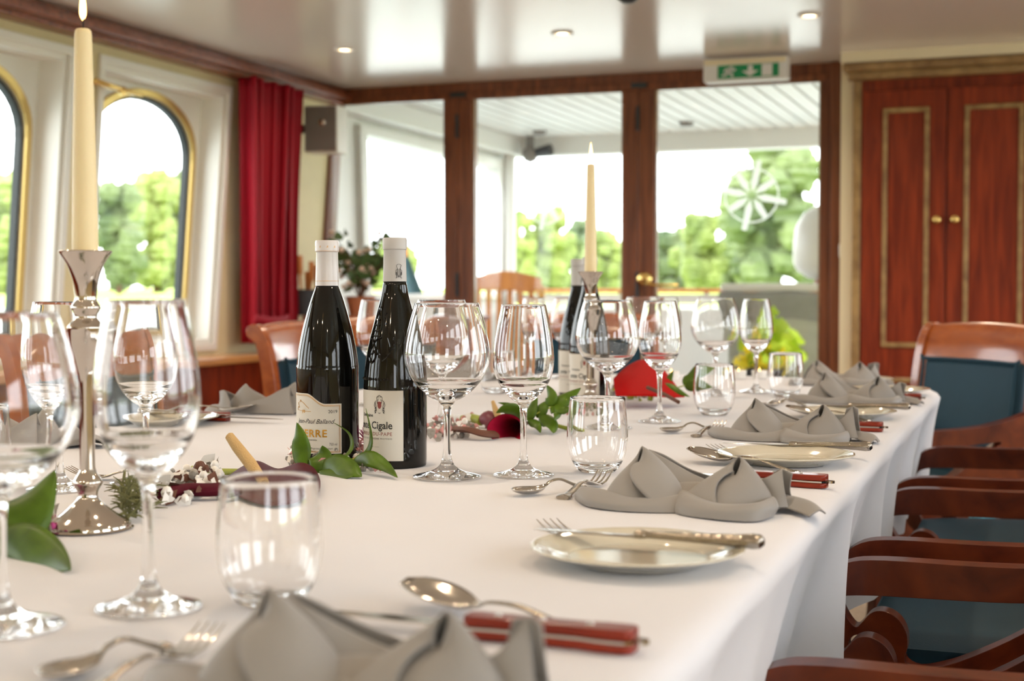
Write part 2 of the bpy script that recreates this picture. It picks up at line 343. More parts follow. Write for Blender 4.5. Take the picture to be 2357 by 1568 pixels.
# built-in cupboard
CY = 6.56
cup = thing('built_in_cupboard', 'tall mahogany cupboard with panelled doors and gilt mouldings beside the glazed doors', 'cupboard', (0, 0, 0))
pxx = lambda px, py=500: ay(px, py, CY).x
g = G().box(-0.79, CY + .02, 0.05, 1.2, 6.78, 1.955); g.box(-.79, CY + .03, 0, 1.2, 6.78, .05); g.obj('body', 'mahog', cup, smooth=False)
g = G().box(-0.83, CY - .06, 1.965, 1.22, 6.78, 2.0); g.box(-0.81, CY - .035, 1.93, 1.22, CY + .02, 1.965); g.obj('cornice', 'brasswood', cup, smooth=False, bevel=.006)
G().box(-.792, CY - .005, .05, -.755, CY + .02, 1.93).obj('pilaster', 'brasswood', cup, smooth=False, bevel=.004)
xm = pxx(2178)
for (a, b) in ((-.75, xm - .003), (xm + .003, xm + .37), (xm + .376, xm + .75), (xm + .756, xm + 1.13)):
    d = G().box(a, CY - .004, .08, b, CY + .02, 1.88).obj('door', 'mahog', cup, smooth=False, bevel=.003)
    l, r = a + .09, b - .07
    if a > xm and a < xm + .3: l, r = a + .07, b - .05
    for (z0, z1) in ((.735, 1.80), (.14, .60)):
        G().prism([(l, z0), (r, z0), (r, z1), (l, z1)], [[(l + .022, z0 + .022), (r - .022, z0 + .022), (r - .022, z1 - .022), (l + .022, z1 - .022)]], CY - .018, CY - .003, lambda a_, b_, t: (a_, t, b_)).obj('gilt_moulding', 'brasswood', d, smooth=False, bevel=.005)
    kx = b - .035 if abs(b - xm) < .01 or abs(b - (xm + .75)) < .01 else a + .035
    G().lathe([(0, 0), (.012, 0), (.008, .012), (.016, .022), (.02, .032), (.016, .042), (0, .046)], 24).xf(Matrix.Translation((kx, CY - .004, 1.30)) @ Matrix.Rotation(R(90), 4, 'X')).obj('knob', 'brass', d)
# small white hook on the reveal
q = ay(1940, 575, 6.7)
h = tag(G().tube([(q.x, 6.735, q.z + .03), (q.x, 6.70, q.z + .02), (q.x, 6.69, q.z - .03), (q.x + .005, 6.72, q.z - .06)], [.012, .018, .016, .008], 10).obj('wall_hook', 'signw'), 'small white hook on the door post beside the cupboard', 'hook')
# ceiling downlights (with their real lamps)
def downlight(x, y, label):
    t = thing('ceiling_downlight', label, 'ceiling light', (x, y, CEIL), 0, 'recessed ceiling downlights')
    G().lathe([(.026, -.001), (.030, -.008), (.044, -.006), (.048, 0)], 32).obj('trim_ring', 'white', t)
    G().lathe([(0, -.003), (.024, -.003), (.026, -.001)], 24).obj('bulb', M['bulb'], t)
    ld = bpy.data.lights.new('downlight_lamp', 'AREA'); ld.shape = 'DISK'; ld.size = .05; ld.energy = 2.6; ld.color = (1.0, .78, .55); ld.spread = R(150)
    lo = bpy.data.objects.new('lamp', ld); COL.objects.link(lo); lo.parent = t; lo.location = (0, 0, -.012)
M['bulb'] = mat('bulb', (1, .8, .6), .5, emit=(1, .72, .42), es=9)
downlight(-2.87, 5.64, 'small glowing ceiling downlight above the corner with the red curtain, leftmost of three')
downlight(-1.85, 5.60, 'small glowing ceiling downlight in front of the glazed doors, middle of three')
downlight(-0.84, 5.57, 'small glowing ceiling downlight nearest the tall cupboard, rightmost of three')
for yy, rl_ in ((3.6, 'above the far half of the table'), (1.6, 'above the middle of the table'), (-.4, 'above the near end of the table')):
    for xx, cl_ in ((-2.87, 'on the window side'), (-1.85, 'left of the table middle'), (-.84, 'over the candles'), (.2, 'over the armchairs')): downlight(xx, yy, 'recessed ceiling downlight %s, %s' % (rl_, cl_))
t = G().lathe([(0, -.045), (.02, -.045), (.04, -.03), (.045, 0)], 24).obj('smoke_detector', 'soot', loc=(ay(1446, 8, 4.9).x, 4.9, CEIL)); tag(t, 'small dark round detector on the ceiling above the table', 'detector')
# emergency exit sign under the lintel
Y6 = 6.40; a = ay(1618, 190, Y6); b = ay(1812, 183, Y6); x0, x1 = a.x, b.x; zb = a.z; zt = CEIL - .012
ex = thing('emergency_exit_sign', 'green and white emergency exit sign with running figure and arrow above the glazed door', 'exit sign', ((x0 + x1) / 2, Y6, zb))
W = (x1 - x0) / 2; H = zt - zb
G().box(-W, 0, 0, W, .085, H).obj('housing', 'signw', ex, smooth=False, bevel=.008)
G().box(-W + .005, -.003, H - .030, W - .005, .02, H - .004).obj('top_cover', 'cream', ex, smooth=False, bevel=.004)
gx0, gx1, gz0, gz1 = -W * .64, W * .80, H * .12, H * .68
fc = G().box(gx0, -.004, gz0, gx1, .001, gz1).obj('green_panel', 'green', ex, smooth=False)
GH = gz1 - gz0; gn = lambda a_, b_, t: (a_, t, b_); cx = (gx0 + gx1) / 2 + .01
g = G()
g.prism([(cx - .01, gz0 + GH * .92), (cx + .012, gz0 + GH * .92), (cx + .012, gz0 + GH * .5), (cx + .038, gz0 + GH * .5), (cx, gz0 + GH * .08), (cx - .038, gz0 + GH * .5), (cx - .01, gz0 + GH * .5)], (), -.0055, -.004, gn)
g.prism([(gx1 - .075, gz0 + GH * .06), (gx1 - .028, gz0 + GH * .06), (gx1 - .028, gz1 - .002), (gx1 - .075, gz1 - .002)], (), -.0055, -.004, gn)
mx = gx0 + .05
ring = [(mx + .012 + .008 * math.cos(t), gz1 - .012 + .008 * math.sin(t)) for t in [i * math.pi / 6 for i in range(12)]]
g.prism(ring, (), -.0055, -.004, gn)
def limb(p, w=.0045):
    for i in range(len(p) - 1):
        (ax_, az_), (bx_, bz_) = p[i], p[i + 1]; L = math.hypot(bx_ - ax_, bz_ - az_); nx, nz = -(bz_ - az_) / L * w, (bx_ - ax_) / L * w
        g.prism([(ax_ + nx, az_ + nz), (bx_ + nx, bz_ + nz), (bx_ - nx, bz_ - nz), (ax_ - nx, az_ - nz)], (), -.0055, -.004, gn)
zc = gz0 + GH * .5
limb([(mx + .006, zc + .012), (mx - .002, zc - .008)], .008); limb([(mx, zc - .006), (mx + .018, zc - .012), (mx + .014, gz0 + .004)]); limb([(mx - .002, zc - .006), (mx - .014, zc - .014), (mx - .030, zc - .016)])
limb([(mx + .006, zc + .012), (mx + .022, zc + .004), (mx + .032, zc + .010)]); limb([(mx + .004, zc + .012), (mx - .014, zc + .010), (mx - .018, zc - .002)])
g.obj('pictogram', 'signw', fc, smooth=False)
# loudspeaker in the corner
a = ay(702, 352, 6.3); b = ay(775, 240, 6.3)
sp = thing('loudspeaker', 'grey box loudspeaker mounted high in the corner beside the red curtain', 'loudspeaker', ((a.x + b.x) / 2, 6.3, a.z), R(6))
w = (b.x - a.x) / 2; h = b.z - a.z
G().box(-w, 0, 0, w, .14, h).obj('cabinet', 'white', sp, smooth=False, bevel=.008); G().box(-w + .006, -.008, .006, w - .006, .0, h - .006).obj('grille', 'speaker', sp, smooth=False, bevel=.003)
G().lathe([(0, -.004), (.013, -.003), (.017, 0)], 20).xf(Matrix.Translation((.01, -.008, h * .63)) @ Matrix.Rotation(R(-90), 4, 'X')).obj('badge', 'steel', sp)
g = G().box(-w - .05, .05, h * .45, -w, .10, h * .62); g.box(-w - .22, .06, h * .50, -w - .04, .08, h * .57); g.obj('bracket', 'gasket', sp, smooth=False)
# red curtain
def curtain():
    rows = []; n = 160
    for j in range(24):
        z = 1.965 - j * (1.965 - .74) / 23; f = (1.965 - z) / 1.2; wd = .47 - .05 * math.sin(min(1, f) * math.pi * .6); yc = 5.925 + .15 * f
        row = []
        for i in range(n):
            u = i / (n - 1); am = .058 * (1 - .3 * f)
            ph = u * 2 * math.pi * 5 + .5 * math.sin(3 * f) + .8 + 1.1 * math.sin(u * 9)
            row.append((xw(z) + .11 + am * math.sin(ph) + .012 * math.sin(u * 23 + f * 2), yc + (u - .5) * wd + .020 * math.sin(2 * ph), z))
        rows.append(row)
    return G().grid(rows)
cu = thing('curtain', 'long red gathered curtain hanging beside the arched window', 'curtain')
curtain().obj('drape', 'curtain', cu, solid=.003)
G().tube([(xw(.86) + .16, 5.84, .86), (xw(.86) + .17, 5.95, .845), (xw(.86) + .17, 6.10, .845), (xw(.86) + .15, 6.18, .86)], .012, 10, flat=(.5, 1.6)).obj('tie_band', 'curtain', cu)
# brass curtain-rod bracket between the windows
x_ = xw(1.78)
g = G().lathe([(0, 0), (.03, .002), (.03, .008), (.012, .014), (.012, .03)], 20).xf(Matrix.Translation((x_ + .002, 4.69, 1.80)) @ Matrix.Rotation(R(90), 4, 'Y'))
g.tube([(x_ + .01, 4.69, 1.80), (x_ + .06, 4.69, 1.81), (x_ + .07, 4.76, 1.80), (x_ + .07, 4.98, 1.79)], [.012, .012, .012, .009], 10)
g.lathe([(0, -.02), (.018, -.01), (.02, 0), (.012, .015), (0, .02)], 16, (x_ + .07, 4.85, 1.79))
tag(g.obj('curtain_bracket', 'brass'), 'brass curtain bracket on the yellow wall between the two arched windows', 'bracket')

# ================================================================ OUTSIDE
deckf = struct(G().box(-3.9, 6.87, -.06, 3.5, 9.9, -.01).obj('deck_floor', 'deck', smooth=False))
g = G()
for i in range(62):
    xa = -3.75 + i * .105; g.box(xa, 6.88, 2.085, xa + .088, 9.75, 2.125)
g.box(-3.8, 6.88, 2.12, 2.8, 9.75, 2.14); struct(g.obj('deck_roof', 'white_ext', smooth=False))
g = G().box(-3.8, 9.66, 1.955, 2.8, 9.80, 2.14); g.box(-3.72, 6.88, 1.96, -3.5, 9.7, 2.085); struct(g.obj('roof_beam', 'white_ext', smooth=False, bevel=.01))
g = G().prism([(6.88, 0), (9.75, 0), (9.75, 2.08), (6.88, 2.08)], [[(7.40, .96), (9.55, .96), (9.55, 1.86), (7.34, 1.88)]], -3.74, -3.64, lambda a, b, t: (t, a, b))
g.prism([(7.33, .93), (9.6, .93), (9.6, 1.93), (7.27, 1.93)], [[(7.42, .97), (9.52, .97), (9.52, 1.86), (7.36, 1.88)]], -3.64, -3.60, lambda a, b, t: (t, a, b))
struct(g.obj('deck_side_wall', 'white_ext', smooth=False, bevel=.006))
g = G().box(-3.70, 9.70, 0, 3.0, 9.76, .86); struct(g.obj('deck_bulwark', 'white_ext', smooth=False))
rl = thing('deck_railing', 'white railing with a varnished wooden cap along the end of the open deck', 'railing')
G().box(-3.7, 9.66, .975, 3.0, 9.78, 1.005).obj('handrail', 'teak', rl, smooth=False, bevel=.008)
for i in range(9): G().tube([(-3.4 + i * .62, 9.73, .86), (-3.4 + i * .62, 9.73, .975)], .018, 10).obj('stanchion', 'white_ext', rl)
G().box(-3.7, 9.71, .90, -1.75, 9.75, .965).obj('panel', 'white_ext', rl, smooth=False)
c = tag(G().tube([(ay(1161, 600, 9.5).x, 9.6, 0), (ay(1161, 600, 9.5).x, 9.6, 1.96)], .045, 16).obj('deck_column', 'white_ext'), 'white round column carrying the deck roof outside the middle pane', 'column')
# grey covered locker with a white lid, and the dome on it
YL = 8.6; a = ay(1682, 655, YL); b = ay(2000, 655, YL)
lk = thing('deck_locker', 'grey covered deck locker with a white lid outside the glazed door', 'locker', (a.x, YL - .3, 0))
W = b.x - a.x; zt = a.z + .005
G().box(.04, .03, 0, W, .6, zt - .20).obj('base', 'grey_ext', lk, smooth=False, bevel=.01)
rows = [];
for j, (z, o) in enumerate(((zt - .05, .0), (zt - .09, -.01), (zt - .13, .0), (zt - .17, .03), (zt - .21, .035), (zt - .22, .05))):
    rows.append([(x, y, z - .015 * math.sin(x * 14)) for x, y in ((o, .6), (o, .3), (o, o), (W * .25, o - .01), (W * .5, o), (W * .75, o - .01), (W, o))])
G().grid(rows).obj('cover', mat('cover_cloth', (.30, .30, .29), .7, var=.3, vscale=5), lk, solid=.01)
g = G().prism([(0, 0), (W, 0), (W, .62), (0, .62)], (), zt - .05, zt, lambda a_, b_, t: (a_, b_, t)); g.obj('lid', 'white_ext', lk, smooth=False, bevel=.015)
q = ay(1912, 640, YL)
dm = thing('satellite_dome', 'white domed satellite antenna standing on the deck locker', 'antenna dome', (q.x, YL, zt))
G().lathe([(0, .47), (.09, .46), (.16, .42), (.205, .34), (.22, .25), (.222, .13), (.21, .10)], 40).obj('dome', 'white_ext', dm)
G().lathe([(.212, .10), (.19, .07), (.13, .03), (.08, .02), (.0, .02)], 40).obj('lower_shell', 'white_ext', dm)
G().lathe([(.09, .025), (.10, .0), (0, 0)], 24).obj('foot', 'rust', dm)
# teak chair outside
q = ay(1165, 660, 8.3)
tc = thing('teak_garden_chair', 'orange teak slatted chair standing outside on the deck', 'chair', (q.x, 8.3, -.01), R(18))
W = .22
rail = [( -W + 2 * W * i / 10, 1.075 + .045 * math.sin(math.pi * i / 10)) for i in range(11)]
G().prism([(x, z) for x, z in rail] + [(W, 1.0), (-W, 1.0)], (), -.02, .02, lambda a_, b_, t: (a_, t, b_)).obj('top_rail', 'teak', tc, smooth=False, bevel=.005)
for s in (-1, 1): G().box(s * W - .02, -.018, 0, s * W + .02, .018, 1.03).obj('leg', 'teak', tc, smooth=False, bevel=.004)
for s in (-1, 1): G().box(s * W - .02, .40, 0, s * W + .02, .44, .62).obj('leg', 'teak', tc, smooth=False, bevel=.004)
for s in (-1, 1): G().box(s * W - .028, -.0, .62, s * W + .028, .46, .645).obj('armrest', 'teak', tc, smooth=False, bevel=.004)
for i in range(6): G().box(-W + .045 + i * .066 - .016, -.008, .46, -W + .045 + i * .066 + .016, .010, 1.0).obj('back_slat', 'teak', tc, smooth=False)
for i in range(6): G().box(-W, .03 + i * .065, .43, W, .08 + i * .065, .45).obj('seat_slat', 'teak', tc, smooth=False)
# yellow flowers in a tall pot
q = ay(1760, 800, 7.9); rnd = random.Random(3)
fl = thing('flower_pot', 'tall dark pot of yellow flowers and lime leaves outside the glazed door', 'flower pot', (q.x, 7.9, -.01))
G().lathe([(0, 0), (.10, 0), (.14, .55), (.15, .57), (.13, .57), (.12, .54), (0, .54)], 32).obj('pot', 'soot', fl)
g = G(); g2 = G()
def disc(g_, c, n_, r, up=None):
    n_ = Vector(n_).normalized(); u = n_.orthogonal().normalized(); v = n_.cross(u); c = Vector(c)
    g_.add([c + (u * math.cos(t) + v * math.sin(t)) * r * (1 + .25 * math.cos(3 * t)) + n_ * (.15 * r * math.cos(2 * t)) for t in [i * math.pi / 4 for i in range(8)]], [tuple(range(8))])
for i in range(260):
    a_ = rnd.uniform(0, 6.28); r_ = rnd.uniform(0, .17); z_ = rnd.uniform(.56, .72) + (.17 - r_) * rnd.uniform(0, 1.2)
    (disc(g, (r_ * math.cos(a_) , r_ * math.sin(a_), z_ - .02), (rnd.uniform(-1, 1), -1, rnd.uniform(-.3, 1)), rnd.uniform(.015, .035)) if i % 5 < 2 else disc(g2, (r_ * math.cos(a_) + .04, r_ * math.sin(a_), z_ + .03), (rnd.uniform(-1, 1), -1, rnd.uniform(-1, 1)), rnd.uniform(.015, .04)))
o = g.obj('blossoms', 'yellow', fl); o['kind'] = 'stuff'; o = g2.obj('foliage', 'lime', fl); o['kind'] = 'stuff'
# little things under the deck roof
for px, py, lb in ((1580, 281, 'dark round lamp under the deck roof, seen through the door with the handle'), (1242, 301, 'dark round lamp under the deck roof, seen above the far candle')):
    q = at(px, py, 2, 2.085); tag(G().lathe([(0, -.03), (.04, -.028), (.05, 0)], 20).obj('deck_lamp', 'speaker', loc=(q.x, q.y, 2.085)), lb, 'lamp')
q = ay(1215, 352, 9.5)
cm = thing('security_camera', 'dark security camera hanging from the deck roof beam near the column', 'camera', (q.x, 9.55, q.z))
G().tube([(0, 0, .0), (0, 0, .13)], .03, 12).obj('mount', 'speaker', cm); G().lathe([(0, -.07), (.045, -.05), (.06, 0), (.05, .03), (0, .03)], 20, (.0, 0, 0)).obj('housing', 'speaker', cm)
G().tube([(.03, 0, 0), (.16, -.02, .02)], [.03, .045], 12).obj('floodlight', 'soot', cm)
q = ay(950, 640, 8.2)
pa = thing('closed_parasol', 'dark closed parasol leaning on the deck beyond the fixed pane', 'parasol', (q.x, 8.2, 0), 0)
G().tube([(.12, 0, 0), (-.06, 0, 1.3)], .018, 10).obj('pole', 'teak', pa); G().tube([(.10, 0, .55), (.06, 0, .8), (-.04, 0, 1.14), (-.052, 0, 1.24)], [.07, .075, .035, .008], 12).obj('canopy', 'navy', pa)
# sideboard with plant, umbrella stand
sb = thing('sideboard', 'mahogany sideboard in the corner below the loudspeaker', 'sideboard', (-2.93, 6.5, 0))
G().box(-.48, -.22, .05, .30, .22, .84).obj('body', 'mahog', sb, smooth=False, bevel=.004); G().box(-.50, -.24, .84, .32, .23, .865).obj('top', 'mahogx', sb, smooth=False, bevel=.006)
for s in (-.46, -.09): G().box(s, -.228, .12, s + .35, -.218, .80).obj('door', 'mahog', sb, smooth=False, bevel=.003)
ZS = .865
q = ay(830, 700, 6.42); rnd = random.Random(8)
pp = thing('potted_plant', 'leafy potted plant with pale blossoms on the sideboard in the corner', 'plant', (q.x, 6.42, ZS))
G().lathe([(0, 0), (.055, 0), (.075, .09), (.082, .095), (.07, .095), (.0, .085)], 28).obj('pot', 'terra', pp)
g = G(); gb = G(); gs = G()
for i in range(12):
    a_ = i * .9; L = rnd.uniform(.18, .36); d_ = Vector((math.cos(a_) * .13, math.sin(a_) * .10, L)); gs.tube([(0, 0, .08), tuple(d_ * .5 + Vector((0, 0, .09))), tuple(d_ + Vector((0, 0, .05)))], .003, 6)
    for k_ in range(9):
        p = d_ * rnd.uniform(.25, 1.05) + Vector((rnd.uniform(-.04, .04), rnd.uniform(-.04, .04), .07)); disc(g, p, (rnd.uniform(-1, 1), -1, rnd.uniform(-1, 1)), rnd.uniform(.014, .03))
    for k_ in range(2):
        p = d_ * rnd.uniform(.3, 1.0) + Vector((rnd.uniform(-.04, .04), -.04, .07)); gb.lathe([(0, -.016), (.018, 0), (0, .016)], 8, p)
gs.obj('stems', 'bark', pp); o = g.obj('foliage', mat('plant_leaf', (.06, .12, .035), .5), pp); o['kind'] = 'stuff'; o = gb.obj('blossoms', mat('pale_blossom', (.75, .60, .48), .6), pp); o['kind'] = 'stuff'
q = ay(702, 730, 6.38)
us = thing('umbrella_bucket', 'black bucket on the sideboard holding wooden-handled sticks by the curtain', 'bucket', (q.x, 6.38, ZS))
G().lathe([(0, 0), (.085, 0), (.095, .13), (.085, .13), (.078, .01), (0, .01)], 28).obj('bucket', 'soot', us)
for i, (dx, dy, hh) in enumerate(((-.05, 0, .24), (-.01, -.03, .30), (.035, .0, .27), (.0, .03, .22), (.05, .03, .25))):
    tag(G().tube([(dx * .4, dy * .4, .015), (dx, dy, hh - .1), (dx * 1.05, dy, hh - .09), (dx * 1.15, dy, hh)], [.006, .007, .014, .015], 10).obj('wooden_handle', 'teak', loc=(q.x, 6.38, ZS)), ['wooden handle standing in the black bucket, shortest at the curtain side', 'wooden handle standing in the black bucket, tallest of them', 'wooden handle standing in the black bucket, just inside the tallest', 'wooden handle standing in the black bucket, hidden behind the others', 'wooden handle standing in the black bucket, the one by the plant'][i], 'handle', 'wooden handles in the bucket')
# banks, water, trees
def annulus(r0, r1, z0, z1, n=64, a0=0, a1=360):
    g = G(); rows = []
    for r, z in ((r0, z0), ((r0 + r1) / 2, (z0 + z1) / 2), (r1, z1)):
        rows.append([(r * math.cos(R(a0 + (a1 - a0) * i / n)), r * math.sin(R(a0 + (a1 - a0) * i / n)), z) for i in range(n + 1)])
    return g.grid(rows)
struct(annulus(.5, 40, -1.5, -1.5).obj('water', 'water')); struct(annulus(24, 90, .70, 1.2).obj('bank_lawn', 'lawn')); 
struct(annulus(23.6, 24.0, .72, .72).obj('bank_kerb', 'white')); struct(annulus(23.7, 23.71, -1.6, .72).obj('quay_wall', 'white'))
def tree(px, half_px, ytop, dist, seed, m, label, tall=False):
    rnd = random.Random(seed); dr = (_m @ Vector(((px - 1178.5) / F, 0, -1))); dr.z = 0; dr.normalize()
    c = dr * dist; k_ = dist / F; top = CAM_Z + (671 - ytop) * k_; rad = half_px * k_; base = 1.0
    t = thing('bank_tree', label, 'tree', (c.x, c.y, base), 0, 'trees on the far bank')
    H = top - base; g = G()
    for i in range(46):
        a_ = rnd.uniform(0, 6.28); zf = rnd.uniform(.08, 1) ; pr = math.sin(math.pi * min(1, max(.12, .12 + .80 * zf))) ** .6 if not tall else (1.15 - zf) * .9
        r_ = rad * pr * rnd.uniform(.2, .85); o = Vector((r_ * math.cos(a_), r_ * math.sin(a_), H * zf * .9)); s = rad * rnd.uniform(.22, .40)
        bm = bmesh.new(); bmesh.ops.create_icosphere(bm, subdivisions=3, radius=1)
        ph = [rnd.uniform(0, 9) for _ in range(3)]
        for v in bm.verts:
            n_ = v.co.normalized(); d_ = 1 + .22 * math.sin(5 * n_.x + ph[0]) * math.sin(6 * n_.y + ph[1]) + .13 * math.sin(11 * n_.z + ph[2]) + rnd.uniform(-.10, .10); v.co = n_ * s * d_
        g.add([tuple(v.co + o) for v in bm.verts], [tuple(v.index for v in f.verts) for f in bm.faces]); bm.free()
    g.obj('crown', m, t); G().tube([(0, 0, -.3), (0, 0, H * .6)], [rad * .09, rad * .04], 8).obj('trunk', 'bark', t)
T = [(40, 100, 425, 50, 2, 'tree', 'pale green tree on the bank seen through the leftmost arched window'),
     (275, 62, 410, 48, 3, 'tree2', 'dark green tree on the bank straight behind the tall near candle'), (360, 80, 398, 55, 4, 'tree', 'rounded green tree on the bank seen in the middle of the second arched window'), (440, 70, 385, 58, 5, 'tree2', 'green tree on the bank at the brass-edged side of the second arched window'),
     (1190, 45, 470, 50, 6, 'tree', 'yellow-green tree on the bank by the white deck column'), (1262, 62, 452, 52, 7, 'tree', 'yellow-green rounded tree behind the etched compass, left of the far candle'), (1395, 60, 535, 60, 8, 'tree', 'low green tree on the bank behind the far candle'),
     (1340, 50, 505, 64, 11, 'tree2', 'low darker tree between the compass and the far candle'), (1545, 60, 520, 60, 9, 'tree2', 'dark green low tree beside the post with the door handle'), (1612, 62, 490, 56, 10, 'tree', 'rounded green tree in the middle of the right glazed door'),
     (1700, 75, 470, 70, 14, 'tree2', 'dark tree in the gap between the round tree and the tall one'), (1960, 90, 470, 55, 13, 'tree', 'green tree partly behind the door post and the white dome'), (900, 60, 560, 75, 16, 'tree', 'faint green tree far beyond the deck side opening'), (780, 60, 600, 70, 17, 'tree2', 'faint low tree at the corner post of the deck')]
for a_ in T: tree(*a_)
tree(1790, 118, 318, 52, 12, 'tree2', 'tallest tree on the bank, a broad pine seen through the right glazed door')
# ================================================================ CHAIRS
def make_chair(label, group='mahogany armchairs with blue leather around the table', light=False):
    t = thing('armchair', label, 'chair', group=group); wd = 'chair'
    y = lambda v: .275 - v
    outer = spline([(0, .600), (.03, .622), (.08, .629), (.20, .629), (.33, .634), (.43, .650), (.50, .668)], 4)
    outer = outer + [(.525, .66), (.53, .42), (.50, .405), (.30, .395), (.08, .395)] + spline([(.03, .41), (-.012, .445), (-.020, .475), (-.028, .500), (-.020, .515), (-.008, .540), (-.004, .575), (0, .600)], 4)[:-1]
    o1 = spline([(.006, .566), (.000, .541), (.005, .522), (.016, .504), (.024, .499), (.032, .507), (.043, .520), (.056, .525), (.072, .522), (.086, .511), (.094, .494), (.095, .475), (.092, .455), (.112, .445), (.145, .453), (.18, .468), (.233, .497), (.30, .540), (.37, .575), (.40, .592), (.36, .592), (.24, .584), (.15, .582), (.07, .581), (.025, .577)], 4, True)
    o2 = spline([(.020, .486), (.036, .488), (.052, .480), (.064, .466), (.070, .446), (.058, .436), (.036, .440), (.020, .455), (.012, .472)], 4, True)
    for s in (-1, 1):
        a, b = (s * .300, s * .265) if s > 0 else (-.300, -.265)
        G().prism([(y(v), z) for v, z in outer], [[(y(v), z) for v, z in o1], [(y(v), z) for v, z in o2]], min(a, b), max(a, b), lambda p, q, t_: (t_, p, q)).obj('side_frame', wd, t, bevel=.004, ang=35)
        G().prism([(y(.02), .42), (y(.10), .42), (y(.075), .25), (y(.03), .0), (y(-.005), .0), (y(.015), .22)], (), s * .283 - .018, s * .283 + .018, lambda p, q, t_: (t_, p, q)).obj('leg', wd, t, bevel=.004)
        G().prism([(y(.44), .42), (y(.53), .42), (y(.56), .22), (y(.62), 0), (y(.58), 0), (y(.50), .20)], (), s * .270 - .016, s * .270 + .016, lambda p, q, t_: (t_, p, q)).obj('leg', wd, t, bevel=.004)
        pf = spline([(-.240, .42), (-.245, .60), (-.262, .76), (-.285, .855), (-.315, .892), (-.343, .885), (-.345, .862), (-.330, .850)], 4) + spline([(-.318, .84), (-.300, .76), (-.285, .60), (-.280, .42)], 4)
        G().prism(pf, (), s * .250 - .016, s * .250 + .016, lambda p, q, t_: (t_, p, q)).obj('back_post', 'chairback', t, bevel=.004, ang=35)
    rows = []
    for z, yy, n_ in ((.785, -.276, 0), (.82, -.284, 1), (.86, -.296, 2), (.885, -.310, 3), (.888, -.322, 3), (.86, -.318, 2), (.82, -.306, 1), (.785, -.298, 0)):
        rows.append([(x / 10 * .236, yy - .018 * (1 - (x / 10) ** 2), z + (.010 * (1 - (x / 10) ** 2) if n_ >= 2 else 0)) for x in range(-10, 11)])
    rows.append(rows[0]); G().grid(rows).obj('top_rail', 'chairback', t, ang=60)
    def pad(cx, cy, cz, sx, sy, sz, r):   # softly rounded block
        bm = bmesh.new(); bmesh.ops.create_cube(bm, size=1)
        for v in bm.verts: v.co = Vector((v.co.x * sx, v.co.y * sy, v.co.z * sz)) + Vector((cx, cy, cz))
        g = G().add([tuple(v.co) for v in bm.verts], [tuple(v.index for v in f.verts) for f in bm.faces]); bm.free(); return g
    g = pad(0, 0, 0, .405, .045, .335, 0)
    m_ = Matrix.Translation((0, -.258, .625)) @ Matrix.Rotation(R(7), 4, 'X'); g.xf(m_)
    b = g.obj('back_pad', 'leather', t, bevel=.018)
    G().tube([tuple(m_ @ Vector(p)) for p in spline([(-.197, .026, -.15), (-.197, .026, .14), (-.18, .026, .162), (.18, .026, .162), (.197, .026, .14), (.197, .026, -.15)], 4)], .005, 8).obj('piping', 'leather', b)
    G().box(-.236, -.285, .43, .236, -.245, .475).obj('lower_rail', 'chairback', t, bevel=.004)
    g = G(); n = 14
    top = [[(-.255 + .51 * i / n, -.245 + .50 * j / n, .462 + .028 * (math.sin(math.pi * i / n) * math.sin(math.pi * j / n)) ** .35) for i in range(n + 1)] for j in range(n + 1)]
    g.grid(top); g.box(-.255, -.245, .415, .255, .255, .463); g.obj('seat', 'leather', t, ang=60)
    g = G().box(-.262, .235, .385, .262, .262, .44); g.box(-.262, -.26, .385, .262, -.235, .43); g.obj('seat_rail', wd, t, bevel=.004)
    return t
ch0 = make_chair('mahogany armchair closest to the camera on the open side, only its arm top shown'); ch0.location = (.008, 1.66, 0); ch0.rotation_euler[2] = R(90)
dup(ch0, (.010, 2.39, 0), R(90), 'mahogany armchair on the open side whose blue seat shows through the arm')
dup(ch0, (.012, 3.12, 0), R(90), 'mahogany armchair on the open side beside the corner chair, arms only')
dup(ch0, (-.375, 4.04, 0), R(131), 'armchair at the rounded table corner in front of the cupboard, blue back facing the table')
dup(ch0, (-1.745, 2.72, 0), R(-90), 'dark armchair on the window side seen behind the near candlestick and tall glasses')
dup(ch0, (-1.735, 3.74, 0), R(-88), 'armchair on the window side standing below the red curtain, left of the bottles')
dup(ch0, (-1.95, 4.52, 0), R(-112), 'armchair on the window side glimpsed between the two near wine bottles')
dup(ch0, (-1.60, 5.30, 0), R(-158), 'armchair at the far end of the table in front of the teak chair')
# light blue cloth folded over the corner chair's seat side
q = ay(2232, 1185, 3.55)

# ================================================================ TABLE AND CLOTH
TC = (-.87, 3.42); HW = .650; EB = .50; YN = -.75
def perim():
    P = []
    for i in range(150): P.append((TC[0] + HW, YN + (TC[1] - YN) * i / 150, 1, 0))
    for i in range(80):
        a = math.pi * i / 80; nx, ny = math.cos(a) / HW, math.sin(a) / EB; L = math.hypot(nx, ny)
        P.append((TC[0] + HW * math.cos(a), TC[1] + EB * math.sin(a), nx / L, ny / L))
    for i in range(150): P.append((TC[0] - HW, TC[1] - (TC[1] - YN) * i / 150, -1, 0))
    for i in range(40): P.append((TC[0] - HW + 2 * HW * i / 40, YN, 0, -1))
    return P
PR = perim(); NP = len(PR)
ds = [0]
for i in range(1, NP): ds.append(ds[-1] + math.hypot(PR[i][0] - PR[i - 1][0], PR[i][1] - PR[i - 1][1]))
ARMS = (1.37, 1.95, 2.10, 2.68, 2.83, 3.41)
def fold(s, y, right):
    f = .5 * math.sin(s * 15.5 + 1.1 * math.sin(s * 4)) + .3 * math.sin(s * 27 + 2 * math.sin(s * 3.1)) + .2 * math.sin(s * 9 + 1)
    return f
rows = []
